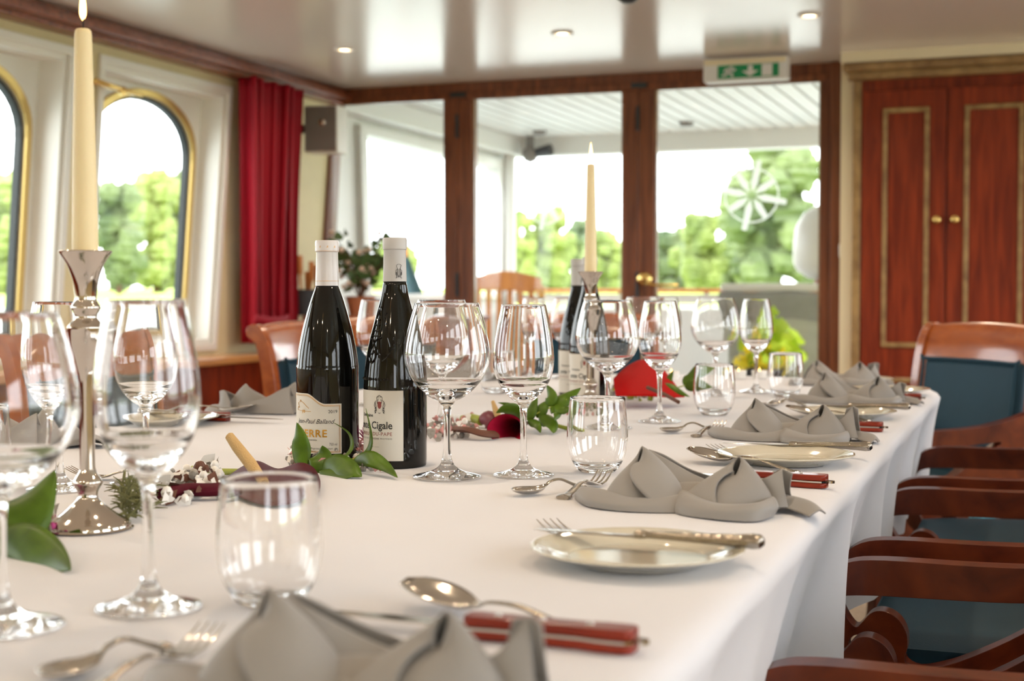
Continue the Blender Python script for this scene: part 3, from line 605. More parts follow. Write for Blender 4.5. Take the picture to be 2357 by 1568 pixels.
prof = [(-.05, 0), (-.02, .0), (-.006, -.0015), (.004, -.006), (.010, -.014), (.013, -.028)] + [(.014, -.028 - .232 * k / 16) for k in range(1, 17)]
for o, dz in prof:
    row = []
    for i, (x, y, nx, ny) in enumerate(PR):
        t = max(0, (-dz - .02) / .24); s = ds[i]; right = nx > .9
        f = fold(s, y, right) * .034 * t ** .8 - (.058 if right else -.004) * t ** .6
        if right: # pressed in by the chair arms
            f -= .020 * t * max(math.exp(-((y - a_) / .06) ** 2) for a_ in ARMS); f += .022 * t * max(math.exp(-((y - a_) / .055) ** 2) for a_ in (1.82, 2.28, 2.52, 1.2))
        zz = dz * (1 - (.26 * max(0, min(1, (1.95 - y) / .5)) * t if right else 0)) * (1 + .06 * math.sin(s * 3.3) * t + .03 * math.sin(s * 8))
        row.append((x + nx * (o + f), y + ny * (o + f), TT + zz))
    rows.append(row)
g = G().grid(rows, close_u=True)
# top surface with very faint ripples
inner = [(TC[0] + (x - TC[0]) * 1, y) for x, y, a, b in PR]
k = 26; prev = rows[0]; rr = []
cen = lambda x, y: (TC[0], min(max(y, YN + .4), TC[1]))
for j in range(0, k + 1):
    f = 1 - j / k; row = []
    for i, (x, y, z) in enumerate(rows[0]):
        cx, cy = cen(x, y); X = cx + (x - cx) * f; Y = cy + (y - cy) * f
        row.append((X, Y, TT + (0 if j == 0 else .0007 * math.sin(X * 23 + 5 * math.sin(Y * 2.1)) * math.sin(Y * 9 + 2 * math.sin(X * 6)) + .0004 * math.sin(Y * 47 + X * 13))))
    rr.append(row)
g.grid(rr, close_u=True)
tcl = tag(g.obj('tablecloth', 'cloth', ang=80), 'long white tablecloth with rounded end hanging in folds over the dining table', 'tablecloth')
tb = thing('dining_table', 'long dining table with a rounded end hidden under the white cloth', 'table', (TC[0], 1.4, 0))
G().prism([(x - TC[0] - nx * .006, y - 1.4 - ny * .006) for x, y, nx, ny in PR], (), .715, TT - .004, None).obj('tabletop', 'mahogx', tb, smooth=False)
for yy in (-.6, 1.6):
    G().lathe([(0, .03), (.10, .03), (.07, .12), (.05, .3), (.08, .5), (.06, .62), (.12, .715), (0, .715)], 28, (0, yy, 0)).obj('pedestal', 'chair', tb)
    for sx in (-1, 1): G().tube([(sx * .05, yy, .10), (sx * .22, yy, .07), (sx * .38, yy, .025)], [.035, .03, .025], 10).obj('foot', 'chair', tb)

# ================================================================ GLASSES
def closed_glass(prof_out, th, n=64):   # outer profile (r,z) bottom to rim; inner follows with thickness, ends on the axis
    return prof_out
def wine_glass(kind):
    if kind == 'white':
        out = [(0.0, .0), (.030, .0), (.0375, .0010), (.0380, .0020), (.034, .0034), (.022, .0062), (.013, .0100), (.0075, .016), (.0052, .023), (.0042, .035), (.0040, .055), (.0043, .075), (.0052, .086), (.0085, .0925)]
        bowl = [(.016, .0975), (.0255, .108), (.0335, .121), (.0375, .134), (.0385, .146), (.0378, .160), (.0355, .178), (.0318, .198), (.0280, .2155)]
        innerb = [(.0, .0985), (.008, .1005), (.016, .1055)]
    else:
        out = [(0.0, .0), (.034, .0), (.0420, .0010), (.0425, .0020), (.038, .0036), (.024, .0070), (.014, .0115), (.0080, .018), (.0056, .026), (.0045, .038), (.0042, .058), (.0046, .078), (.0060, .088), (.0105, .0955)]
        bowl = [(.022, .1010), (.0350, .112), (.0460, .126), (.0520, .139), (.0542, .151), (.0535, .164), (.0505, .180), (.0455, .200), (.0400, .2175)]
        innerb = [(.0, .1015), (.010, .1035), (.021, .1085)]
    o = spline(out, 3) ; bo = spline([out[-1]] + bowl, 5); th = .0011
    inn = [(r - th, z + (.0016 if z < .12 else 0)) for r, z in reversed(bo) if z > innerb[-1][1] + .003]
    inn = [(bo[-1][0] - .0003, bo[-1][1] + .0006), (bo[-1][0] - .0009, bo[-1][1] + .0004)] + inn[1:] + list(reversed(innerb))
    return o + bo[1:] + inn
def tumbler_prof():
    bo = spline([(.0, .0), (.018, .0), (.0235, .0015), (.0300, .0090), (.0360, .0220), (.0390, .0380), (.0395, .048), (.0388, .062), (.0372, .080), (.0355, .096)], 5)
    inn = [(r - .0012, z) for r, z in reversed(bo) if z > .012]
    return bo + [(bo[-1][0] - .0006, bo[-1][1] + .0005)] + inn[1:] + [(.027, .0105), (.018, .0075), (.0, .0068)]
def glass_thing(name, prof, cat, n=72):
    g = G().lathe([(max(r, .00005), z) for r, z in prof], n); g.f.append(tuple(range(n))); k_ = (len(prof) - 1) * n; g.f.append(tuple(range(k_, k_ + n)))
    return g
def place_glass(items, name, prof, cat, group):
    base = None
    for (px, py, sz, lb) in items:
        p = az(px, py, TT)
        if base is None:
            base = glass_thing(name, prof, cat).obj(name, 'glass', ang=70); o = base
        else: o = base.copy(); COL.objects.link(o)
        o.location = (p.x, p.y, TT + .0005); o.scale = (1, 1, sz); tag(o, lb, cat, group)
place_glass([(1205, 1096, 1.0, 'sharp clear wine glass in the middle, right of the round burgundy glass'),
    (343, 1402, 1.05, 'large blurred tall wine glass beside the near silver candlestick'),
    (138, 1128, 1.02, 'tall wine glass left of the near candlestick, half behind the big leaf'),
    (865, 934, 1.0, 'wine glass showing between the two near bottles'),
    (1518, 972, 1.0, 'wine glass in front of the red flower, right of the far candle'),
    (1740, 904, 1.0, 'wine glass before the yellow flowers, beside the far napkins'),
    (1229, 868, 1.0, 'small far wine glass seen through the sharp glass in the middle'),
    (1300, 872, 1.0, 'small far wine glass at the embossed side of the far bottles'),
    (1535, 868, 1.0, 'small far wine glass behind the post with the door handle, by the white deck')], 'wine_glass', wine_glass('white'), 'wine glass', 'tall narrow wine glasses')
place_glass([(1029, 1100, 1.0, 'sharp round burgundy glass standing right beside the embossed bottle'),
    (2, 1447, 1.0, 'very near blurred balloon glass cut by the frame beside the big leaf'),
    (336, 1113, 1.0, 'round balloon glass seen through the blurred tall glass by the candlestick'),
    (1016, 986, 1.0, 'round balloon glass directly behind the sharp burgundy glass'),
    (1398, 986, 1.0, 'round balloon glass in front of the far candlestick and bottle'),
    (1646, 911, 1.0, 'round balloon glass outside whose bowl the white deck shows, left of the yellow flowers'),
    (1478, 872, 1.0, 'small far balloon glass below the brass door handle')], 'balloon_glass', wine_glass('b'), 'wine glass', 'round balloon wine glasses')
place_glass([(1375, 1087, 1.0, 'clear stemless tumbler in the middle behind the silver fork tines'),
    (622, 1390, .98, 'blurred stemless tumbler in front of the burgundy flower'),
    (-48, 1118, 1.0, 'tumbler cut by the frame next to the window-side napkin'),
    (1644, 956, 1.0, 'clear tumbler behind the second napkin with dark leaves showing through'),
    (1808, 913, 1.0, 'far tumbler between the yellow flowers and the far napkins'),
    (1140, 905, 1.0, 'far tumbler beyond the mauve calla, on the window side of the table')], 'tumbler', tumbler_prof(), 'drinking glass', 'stemless tumblers')

# ================================================================ CANDLESTICKS
def candlestick(px, py, lb, lc):
    p = az(px, py, TT); o = thing('candlestick', lb, 'candlestick', (p.x, p.y, TT), 0, 'silver candlesticks')
    foot = spline([(0, .001), (.040, .001), (.0415, .003), (.039, .008), (.0276, .0145), (.0165, .0235), (.0100, .0310), (.0098, .0374), (.0135, .0440), (.0140, .0475), (.0098, .0543), (.0078, .0586)], 3)
    G().lathe([(max(r, .0002), z) for r, z in foot], 48).obj('foot', 'silver', o)
    g = G(); rows_ = []
    for r, z in spline([(.0076, .0586), (.0074, .080), (.0078, .1435), (.0106, .165), (.0153, .182), (.0178, .196), (.0178, .1985)], 4): rows_.append([(r * (1 + .035 * math.cos(6 * a_)) * math.cos(a_), r * (1 + .035 * math.cos(6 * a_)) * math.sin(a_), z) for a_ in [2 * math.pi * i_ / 48 for i_ in range(48)]])
    g.grid(rows_, close_u=True).obj('column', 'silver', o, ang=30)
    G().lathe(spline([(.0178, .1985), (.0150, .2020), (.0112, .2060), (.0108, .2100), (.0132, .2145), (.0140, .2180), (.0110, .2235), (.0106, .2290), (.0127, .245), (.0180, .260), (.0245, .2700), (.0252, .2720), (.0235, .2722), (.0175, .266), (.0125, .2655), (.0003, .2655)], 3), 48).obj('cup', 'silver', o)
    q = thing('candle', lc, 'candle', (p.x, p.y, TT + .266), 0, 'ivory taper candles')
    G().lathe([(.0003, 0), (.0125, 0), (.0125, .010), (.0112, .09), (.0095, .16), (.0082, .215), (.0076, .2195), (.006, .221), (.0003, .2195)], 32).obj('wax', 'wax', q)
    G().tube([(0, 0, .218), (.0003, 0, .226), (.001, 0, .232)], [.0009, .0009, .0007], 8).obj('wick', 'wick', q)
    f = G().lathe(spline([(.0003, .229), (.0026, .233), (.0033, .239), (.0026, .248), (.0012, .258), (.0003, .264)], 4), 20).obj('flame', 'flame', q)
    return o
candlestick(203, 1218, 'silver candlestick nearest the camera, beside the window-side glasses', 'tall ivory candle burning in the near silver candlestick')
candlestick(1359, 938, 'silver candlestick in front of the far pair of bottles', 'tall ivory candle burning in the far silver candlestick')

# ================================================================ BOTTLES
def wrap(vs, fs, r, phi, z, right=False, left=False, squash=1.0, out=.0004):
    xs = [v[0] for v in vs]; sh = -max(xs) if right else (-min(xs) if left else -(max(xs) + min(xs)) / 2)
    res = []
    for v in vs:
        a = phi + (v[0] + sh) * squash / r; res.append(((r + out) * math.sin(a), -(r + out) * math.cos(a), z + v[1]))
    return res, fs
def put_text(g, s, size, r, phi, z, right=False, shear=0, bold=0, squash=1.0, spacing=1.0, out=.0005, left=False):
    vs, fs = text_geo(s, size, shear, bold, spacing); g.add(*wrap(vs, fs, r, R(phi), z, right, left, squash, out)); return g
def label_patch(r, a0, a1, z0, top, n=60, out=.0002):   # top: function of angle fraction
    rows = []
    for j in range(9):
        rows.append([((r + out) * math.sin(R(a0 + (a1 - a0) * i / n)), -(r + out) * math.cos(R(a0 + (a1 - a0) * i / n)), z0 + (top(a0 + (a1 - a0) * i / n) - z0) * j / 8) for i in range(n + 1)])
    return G().grid(rows)
def line_on(g, pts, r, w=.0004, out=.0006):   # pts: (phi deg, z)
    g.tube([((r + out) * math.sin(R(a)), -(r + out) * math.cos(R(a)), z) for a, z in pts], w, 5); return g
def bottle(kind, px, py, lb, detail=True, turn=0):
    p = az(px, py, TT)
    o = thing('wine_bottle', lb, 'bottle', (p.x, p.y, TT), math.atan2(-p.x, p.y) + R(turn), 'wine bottles on the table')
    if kind == 'embossed': r = .0420; prof = [(.0003, .004), (.020, .002), (.038, .0), (.0415, .003), (.042, .010), (.042, .095), (.0416, .112), (.0400, .132), (.0365, .155), (.0310, .180), (.0245, .205), (.0185, .228), (.0156, .244), (.0140, .250), (.0138, .285)]; zc, zt, rc = .246, .3045, .0158
    else: r = .0422; prof = [(.0003, .004), (.020, .002), (.038, .0), (.0415, .003), (.0422, .010), (.0422, .118), (.0416, .134), (.0390, .155), (.0345, .178), (.0280, .203), (.0215, .224), (.0160, .2385), (.0140, .245), (.0138, .285)]; zc, zt, rc = .2405, .3025, .0160
    G().lathe(spline(prof[:4], 2) + spline(prof[4:], 4), 72).obj('glass_body', 'bottle', o, ang=70)
    cm = 'capg' if kind == 'embossed' else 'capw'
    c = G().lathe([(rc, zc), (rc - .0006, zc + .02), (.0147, zt - .018), (.0149, zt - .0165), (.0160, zt - .0155), (.0162, zt - .003), (.0152, zt - .0005), (.0003, zt)], 48).obj('capsule', cm, o)
    if kind == 'embossed':
        lp = label_patch(r, -125, 14.5, .0115, lambda a: .1035).obj('front_label', 'paper', o)
        g = G(); put_text(g, 'onte Cigale', .0135, r, -5, .0535, right=True, bold=.00022, squash=.92); put_text(g, 'Domaine', .0062, r, -43, .0690, right=True, bold=.0001)
        if detail:
            z0 = .086; ph = -29
            for s in (-1, 1):
                line_on(g, [(ph + s * 1, z0 + .0095), (ph + s * 6, z0 + .0085), (ph + s * 5, z0 + .005), (ph + s * 9, z0 + .003), (ph + s * 11, z0 - .002), (ph + s * 8, z0 - .006), (ph + s * 10, z0 - .0105)], r, .00028)
                line_on(g, [(ph + s * 9, z0 + .002), (ph + s * 7, z0 - .003), (ph + s * 6, z0 - .009), (ph + s * 9, z0 - .011)], r, .0003); line_on(g, [(ph + s * 2, z0 + .006), (ph + s * 5, z0 + .003), (ph + s * 3.5, z0)], r, .0003)
                for zz in (-.005, -.008, -.011): line_on(g, [(ph + s * 7.5, z0 + zz), (ph + s * 9.5, z0 + zz - .0012)], r, .0005)
            line_on(g, [(ph - 5, z0 + .0095), (ph, z0 + .0115), (ph + 5, z0 + .0095)], r, .0003); line_on(g, [(ph - 2, z0 - .0115), (ph, z0 - .0125), (ph + 2, z0 - .0115)], r, .0003)
        g.obj('lettering', 'ink', lp, smooth=False)
        g = G(); put_text(g, 'CHATEAUNEUF-DU-PAPE', .0066, r, -5.5, .0445, right=True, spacing=1.12)
        g.obj('red_lettering', 'rust', lp, smooth=False)
        g = G(); put_text(g, "APPELLATION D'ORIGINE PROTÉGÉE", .0028, r, -5.5, .0395, right=True, spacing=1.3); put_text(g, '- 2019', .0032, r, -43, .0285, right=True); line_on(g, [(-40, .0295), (-30, .0295)], r, .0001)
        g.obj('small_lettering', 'ink', lp, smooth=False)
        ph = -29; sh = [(-3.8, .089), (3.8, .089), (3.8, .083), (2.2, .0805), (0, .0795), (-2.2, .0805), (-3.8, .083)]
        g = G(); g.add([((r + .0004) * math.sin(R(ph + a)), -(r + .0004) * math.cos(R(ph + a)), z) for a, z in sh], [tuple(range(7))]); g.obj('crest', 'rust', lp, smooth=False)
        if detail:
            g = G(); rr_ = .0158; z0 = .2585
            for s in (-1, 1):
                line_on(g, [(20 + s * 2, z0 + .0105), (20 + s * 12, z0 + .009), (20 + s * 7, z0 + .004), (20 + s * 14, z0 + .002), (20 + s * 15, z0 - .004)], rr_, .0003, .0003); line_on(g, [(20 + s * 13, z0), (20 + s * 9, z0 - .007), (20 + s * 15, z0 - .008)], rr_, .0004, .0003)
                line_on(g, [(20 + s * 5, z0 + .004), (20 + s * 6, z0 - .003), (20, z0 - .007)], rr_, .0004, .0003)
            g.obj('printed_crest', 'ink', c, smooth=False)
            # relief in the glass on the shoulder: tiara, crossed keys, beads
            def rad(z):
                pr = prof[5:]; 
                for i in range(len(pr) - 1):
                    if pr[i][1] <= z <= pr[i + 1][1]: f_ = (z - pr[i][1]) / (pr[i + 1][1] - pr[i][1]); return pr[i][0] * (1 - f_) + pr[i + 1][0] * f_
                return r
            g = G()
            def rel(pts, w): g.tube([((rad(z) + .0003) * math.sin(R(a)), -(rad(z) + .0003) * math.cos(R(a)), z) for a, z in spline(pts, 4)], w, 6)
            ph = -52
            rel([(ph - 14, .150), (ph + 4, .168), (ph + 20, .172)], .0012); rel([(ph + 14, .150), (ph - 4, .168), (ph - 20, .172)], .0012)
            for zz, w_ in ((.176, 15), (.183, 14), (.190, 12), (.197, 9), (.204, 6)): rel([(ph - w_, zz), (ph, zz - .002), (ph + w_, zz)], .0011)
            rel([(ph - 15, .174), (ph - 13, .195), (ph, .212), (ph + 13, .195), (ph + 15, .174)], .0012)
            rel([(ph - 8, .146), (ph, .139), (ph + 10, .146), (ph + 6, .155), (ph - 2, .150)], .0014)
            for i in range(13): a = ph - 34 + i * 6; zz = .118; g.lathe([(.0001, -.0022), (.0020, 0), (.0001, .0022)], 8, ((rad(zz) + .0003) * math.sin(R(a)), -(rad(zz) + .0003) * math.cos(R(a)), zz))
            for i in range(9):
                t_ = i / 8; rel([(-18 + 14 * math.sin(t_ * 5), .150 + .052 * t_), (-14 + 14 * math.sin(t_ * 5 + .4), .153 + .052 * t_)], .0011)
            rel([(-26, .142), (-16, .148), (-10, .160), (-16, .172)], .0010)
            g.obj('embossed_relief', 'bottle', o)
    else:
        top = lambda a: .083 if a > -4 else .083 + .0135 * (1 - math.cos(math.pi * min(1, (-4 - a) / 38))) / 2 if a > -42 else .0965 - .0135 * (1 - math.cos(math.pi * min(1, max(0, (-80 - a) / 38)))) / 2 if a > -118 else .083
        lp = label_patch(r, -150, 25.4, .016, top, 90).obj('front_label', 'paper', o)
        g = G()
        for off, w in ((.0022, .00028), (.0034, .00016)):
            line_on(g, [(a, top(a) - off) for a in range(-146, 24 - int(off * 500))], r, w); line_on(g, [(a, .016 + off) for a in range(-146, 24)], r, w)
            line_on(g, [(25.4 - off * 1400, top(20) - off), (25.4 - off * 1400, .016 + off)], r, w)
        put_text(g, 'SANCERRE', .0140, r, -1.5, .0385, right=True, bold=.0003, spacing=1.12, out=.0007)
        line_on(g, [(-66, .078), (-62, .0765), (-66, .0835), (-60, .0845), (-57, .0875), (-56, .0855), (-50, .0842), (-44, .081), (-40, .0785), (-36, .0765)], r, .0003); line_on(g, [(-66, .078), (-68, .0735), (-50, .0725)], r, .0003); line_on(g, [(-46, .0725), (-32, .0725)], r, .0003)
        put_text(g, 'JPB', .0052, r, -49, .0705, bold=.0001, squash=.8)
        g.obj('gold_print', 'gold', lp, smooth=False)
        g = G(); put_text(g, '2019', .0062, r, 17, .0705, right=True); put_text(g, 'Jean-Paul Balland', .0088, r, 13, .0565, right=True, shear=.45, squash=.95)
        put_text(g, 'Appellation Sancerre contrôlée', .0033, r, -20, .0335, right=True, shear=.3); put_text(g, '750 ml', .0052, r, 16.5, .0270, right=True, squash=.75)
        put_text(g, 'Jean-Paul Balland, Propriétaire-récoltant', .0034, r, 9, .0220, right=True, shear=.4); put_text(g, 'à Bué, Cher, France', .0034, r, -22, .0178 + .0008, right=True, shear=.4)
        line_on(g, [(14.5 + 3.2 * math.cos(t), .0215 + .0022 * math.sin(t)) for t in [i * math.pi / 8 for i in range(17)]], r, .0002); line_on(g, [(14.5 + 1.6 * math.cos(t), .0215 + .0011 * math.sin(t)) for t in [i * math.pi / 6 for i in range(9)]], r, .0004)
        g.obj('lettering', 'ink', lp, smooth=False)
        g = G(); line_on(g, [(a, zc + .0065) for a in range(-180, 181, 6)], .0156, .00025, .0002); line_on(g, [(a, zt - .0150) for a in range(-180, 181, 6)], .0158, .0002, .0003)
        for a in range(-70, 80, 36): put_text(g, '&', .0040, .0161, a, zt - .0105, shear=.3)
        g.obj('gold_band', 'gold', c, smooth=False)
    return o
bottle('sancerre', 755, 1064, 'dark wine bottle with white capsule and gold-edged 2019 label, leaves before it')
bottle('embossed', 910, 1073, 'dark wine bottle with embossed shoulder and pale grey capsule beside the round burgundy glass')
bottle('embossed', 1330, 914, 'embossed wine bottle standing farther away at the window side of the far candle', turn=18)
bottle('embossed', 1357, 927, 'dark wine bottle directly behind the far silver candlestick', turn=14)

# ================================================================ PLATES AND CUTLERY
def plate_obj():
    pr = spline([(.0003, .003), (.030, .003), (.052, .0015), (.056, .001), (.060, .003), (.075, .0085), (.0885, .0125), (.0915, .0140), (.0915, .0152), (.088, .0150), (.074, .0112), (.060, .0062), (.054, .0050), (.0003, .0048)], 3)
    return G().lathe(pr, 96, wob=lambda a, z: 1 + .006 * math.cos(24 * a) * max(0, (z - .010) / .005)).obj('side_plate', 'plate', ang=60)
pl = None
for x_, y_, lb, s in ((-.320, 1.175, 'cream side plate nearest the camera with a silver knife lying across it', 1), (-.318, 1.925, 'cream side plate behind the second napkin, knife across its back rim', 1), (-.330, 2.66, 'cream side plate between the third and the fourth napkin on the open side', 1),
                  (-.315, 3.30, 'far cream side plate at the bend of the table near the corner chair', 1), (-.42, 3.70, 'farthest cream side plate on the rounded end before the corner chair', .9), (-1.43, 2.12, 'cream side plate on the window side seen through the blurred tall glass', 1)):
    if pl is None: o = pl = plate_obj()
    else: o = pl.copy(); COL.objects.link(o)
    o.location = (x_, y_, TT + .0005); o.scale = (s, s, s); tag(o, lb, 'plate', 'cream side plates')
def ell(rx, rz, n=14): return [(rx * math.cos(2 * math.pi * i / n), rz * math.sin(2 * math.pi * i / n)) for i in range(n)]
def table_knife(lb, p, rz, group='silver side knives'):
    t = thing('table_knife', lb, 'knife', p, rz, group)
    rows = []
    for x, w, h in ((0, .0012, .0003), (.012, .0055, .0004), (.035, .0078, .0006), (.075, .0080, .0008), (.090, .0070, .0012), (.097, .0045, .0020)):
        rows.append([(x, y + (.0015 if x < .05 else 0), z + .0025) for y, z in ell(w, h)])
    g = G().grid(rows, close_u=True); g.f += [tuple(range(14)), tuple(range(len(rows) * 14 - 14, len(rows) * 14))]; g.obj('blade', 'steel', t)
    rows = []
    for x, w, h in ((.095, .0050, .0028), (.099, .0066, .0042), (.103, .0062, .0040), (.107, .0048, .0032), (.120, .0056, .0036), (.160, .0074, .0048), (.190, .0088, .0060), (.200, .0098, .0068), (.206, .0086, .0060), (.209, .0040, .0030)):
        rows.append([(x, y, z + .0045) for y, z in ell(w, h)])
    g = G().grid(rows, close_u=True); g.f += [tuple(range(14)), tuple(range(len(rows) * 14 - 14, len(rows) * 14))]; g.obj('handle', 'steelo', t)
    return t
k0 = table_knife('silver knife lying across the nearest side plate', (-.425, 1.205, TT + .0155), R(-1))
dup(k0, (-.422, 2.01, TT + .0135), R(1.5), 'silver knife lying across the side plate behind the second napkin')
dup(k0, (-.43, 2.74, TT + .0135), R(1), 'silver knife across the third side plate, in front of the far napkins')
dup(k0, (-1.32, 2.17, TT + .0135), R(180), 'silver knife across the window-side plate seen through the blurred tall glass')
def steak_knife(lb, p, rz):
    t = thing('steak_knife', lb, 'knife', p, rz, 'steak knives with red wooden handles')
    b = [(0, .001), (.03, -.006), (.08, -.009), (.118, -.009), (.122, -.004), (.122, .006), (.08, .006), (.03, .005)]
    G().prism(b, (), .0077, .0089).obj('blade', 'steel', t, smooth=False)
    h = [(.118, -.0095), (.124, -.0115), (.150, -.0100), (.200, -.0100), (.214, -.0125), (.232, -.0125), (.236, -.0085), (.236, .0085), (.232, .0115), (.214, .0115), (.200, .0090), (.150, .0092), (.124, .0095), (.118, .0075)]
    G().prism(h, (), .0074, .0092).obj('tang', 'steel', t, smooth=False)
    hh = [(x, y * .98) for x, y in h]
    for z0, z1 in ((.0005, .0074), (.0092, .0165)):
        G().prism(hh, (), z0, z1).obj('handle_scale', 'redw', t, bevel=.0028, ang=30)
    g = G()
    for x in (.14, .172, .205): g.lathe([(.0001, .0172), (.0026, .0170), (.0030, .0160)], 14, (x, 0, 0))
    g.obj('rivet', 'steel', t)
    G().lathe([(.0020, -.0014), (.0048, -.0014), (.0048, .0014), (.0020, .0014)], 16, (.240, 0, .008), closed=True).obj('end_ring', 'steel', t)
    return t
s0 = steak_knife('red-handled steak knife nearest the camera beside the blurred napkin', (0, 0, TT), 0)
def line_place(fn_root, tip, tail, z=TT, label=None, first=False):
    a = az(*tip, z + .008); b = az(*tail, z + .008); ang = math.atan2(b.y - a.y, b.x - a.x); L = (b - a).length
    if first: fn_root.location = (a.x, a.y, z); fn_root.rotation_euler[2] = ang; return fn_root, L
    return dup(fn_root, (a.x, a.y, z), ang, label), L
def from_tail(root, tail, ang, length, z=TT, label=None, first=False):
    b = az(*tail, z + .008); p = (b.x - length * math.cos(ang), b.y - length * math.sin(ang), z)
    if first: root.location = p; root.rotation_euler[2] = ang; return root
    return dup(root, p, ang, label)
from_tail(s0, (1488, 1478), R(-1.5), .243, first=True)
from_tail(s0, (1918, 1110), R(-5), .243, label='red-handled steak knife sticking out from behind the second napkin')
from_tail(s0, (2042, 984), R(-3), .243, label='red-handled steak knife sticking out from behind the third napkin')
from_tail(s0, (2128, 916), R(-2), .243, label='red-handled steak knife sticking out from behind the fourth napkin')
b = az(415, 955, TT + .008); dup(s0, (b.x + .225, b.y - .02, TT), R(176), 'red-handled steak knife on the window side left of the wine bottles')
def spoon(lb, L, bw, bl, group):
    t = thing('spoon', lb, 'spoon', (0, 0, 0), 0, group); rows = []
    n = 12
    for i in range(n + 1):
        u = i / n; x = bl * u; w = bw * math.sin(math.pi * min(1, .04 + u * .96) ** .8) ** .75 if 0 < u < 1 else .0012; 
        if u == 1: w = .0022
        rows.append([(x, w * v, .0080 + (.0030 if u > .8 else 0) * (u - .8) * 5 - .0068 * (1 - v * v) * math.sin(math.pi * u) ** .6 + .001) for v in [k / 5 for k in range(-5, 6)]])
    G().grid(rows).obj('bowl', 'steel', t, solid=.0012, ang=80)
    pts = [(bl * .97, 0, .0105), (bl * 1.12, 0, .0150), (bl + (L - bl) * .35, 0, .0160), (bl + (L - bl) * .7, 0, .0085), (L * .96, 0, .0035), (L, 0, .0030)]
    sp_ = spline(pts, 5); m = len(sp_) - 1
    G().tube(sp_, [.0016 + .0022 * (i / m) ** 1.5 + (.0016 * math.sin(math.pi * (i / m - .8) / .2) if i / m > .8 else 0) for i in range(m + 1)], 12, flat=(1.7, .75)).obj('handle', 'steelo', t)
    return t
sp1 = spoon('silver tablespoon nearest the camera lying by the red knife handle', .185, .0215, .075, 'silver tablespoons')
for v in sp1.children[0].data.vertices: v.co.z += .012 * max(0, 1 - v.co.x / .075)
a = az(938, 1333, TT + .020); sp1.location = (a.x, a.y, TT); sp1.rotation_euler[2] = R(-22)
a = az(1588, 1050, TT + .008); dup(sp1, (a.x, a.y, TT), R(-30), 'silver tablespoon behind the second napkin, pointing at the small plate')
a = az(1812, 948, TT + .008); dup(sp1, (a.x, a.y, TT), R(-30), 'silver tablespoon behind the third napkin')
a = az(590, 946, TT + .008); dup(sp1, (a.x, a.y, TT), R(-168), 'silver tablespoon on the window side left of the wine bottles')
sp2 = spoon('small silver spoon lying crosswise before the clear tumbler', .100, .0150, .046, 'small silver spoons')
a = az(1180, 1137, TT + .004); sp2.location = (a.x, a.y, TT); sp2.rotation_euler[2] = R(52)
a = az(1520, 994, TT + .004); dup(sp2, (a.x, a.y, TT), R(45), 'small silver spoon beside the second napkin from the camera, near the far tumbler')
a = az(1752, 935, TT + .004); dup(sp2, (a.x, a.y, TT), R(40), 'small silver spoon next to the third napkin, before the farthest tumbler')
a = az(95, 1570, TT + .004); dup(sp2, (a.x, a.y, TT), R(78), 'blurred small silver spoon at the bottom corner by the nearest balloon glass')
def fork(lb, L, group, tip=1.0):   # tines at x=0, handle end at x=L
    t = thing('fork', lb, 'fork', (0, 0, 0), 0, group)
    k_ = L / .17; g = G()
    for i in range(4):
        y0 = (-.0093 + .0062 * i) * k_
        g.tube([(0, y0 * 1.02, .0150 * tip), (.012 * k_, y0, .0095 * (tip + 1) / 2), (.028 * k_, y0, .0050), (.045 * k_, y0, .0040)], [.0005, .0009, .0013, .0014], 8, flat=(1.15, .8))
    g.obj('tines', 'steel', t)
    rows = []
    for x, w, z in ((.043, .0109, .0040), (.050, .0112, .0040), (.058, .0098, .0055), (.064, .0060, .0080), (.072, .0030, .0105), (.080, .0024, .0120)):
        rows.append([(x * k_, w * k_ * v, z - .0012 * (1 - v * v)) for v in (-1, -.6, -.2, .2, .6, 1)])
    G().grid(rows).obj('palm', 'steel', t, solid=.0014)
    sp_ = spline([(.078 * k_, 0, .0120), (.10 * k_, 0, .0115), (.13 * k_, 0, .0065), (.155 * k_, 0, .0035), (.168 * k_, 0, .0030)], 5); m = len(sp_) - 1
    G().tube(sp_, [.0015 + .0026 * (i / m) ** 1.3 + (.0014 * math.sin(math.pi * (i / m - .7) / .3) if i / m > .7 else 0) for i in range(m + 1)], 12, flat=(1.8, .7)).obj('handle', 'steelo', t)
    return t
f1 = fork('silver dessert fork with raised tines before the clear tumbler', .165, 'silver dessert forks')
a = az(1393, 1082, TT + .015); b = az(1243, 1168, TT + .003); f1.location = (a.x, a.y, TT); f1.rotation_euler[2] = math.atan2(b.y - a.y, b.x - a.x)
a = az(1660, 967, TT + .015); b = az(1566, 1016, TT + .003); dup(f1, (a.x, a.y, TT), math.atan2(b.y - a.y, b.x - a.x), 'silver dessert fork beside the second napkin from the camera, tines toward the far tumbler')
a = az(1800, 912, TT + .015); b = az(1760, 938, TT + .003); dup(f1, (a.x, a.y, TT), math.atan2(b.y - a.y, b.x - a.x), 'silver dessert fork beside the third napkin under the farthest tumbler')
a = az(490, 1432, TT + .015); dup(f1, (a.x, a.y, TT), R(-88), 'blurred silver dessert fork beside the nearest napkin')
a = az(155, 1080, TT + .012); dup(f1, (a.x, a.y, TT), R(8), 'silver dessert fork on the window side behind the near candlestick')
f2 = fork('silver dinner fork with its handle under the nearest side plate', .190, 'silver dinner forks'); f2.scale = (1, 1, .4)
a = az(1258, 1180, TT + .012); f2.location = (a.x, a.y, TT); f2.rotation_euler[2] = R(-54)
a = az(1640, 1013, TT + .012); dup(f2, (a.x, a.y, TT), R(-54), 'silver dinner fork in front of the second napkin')

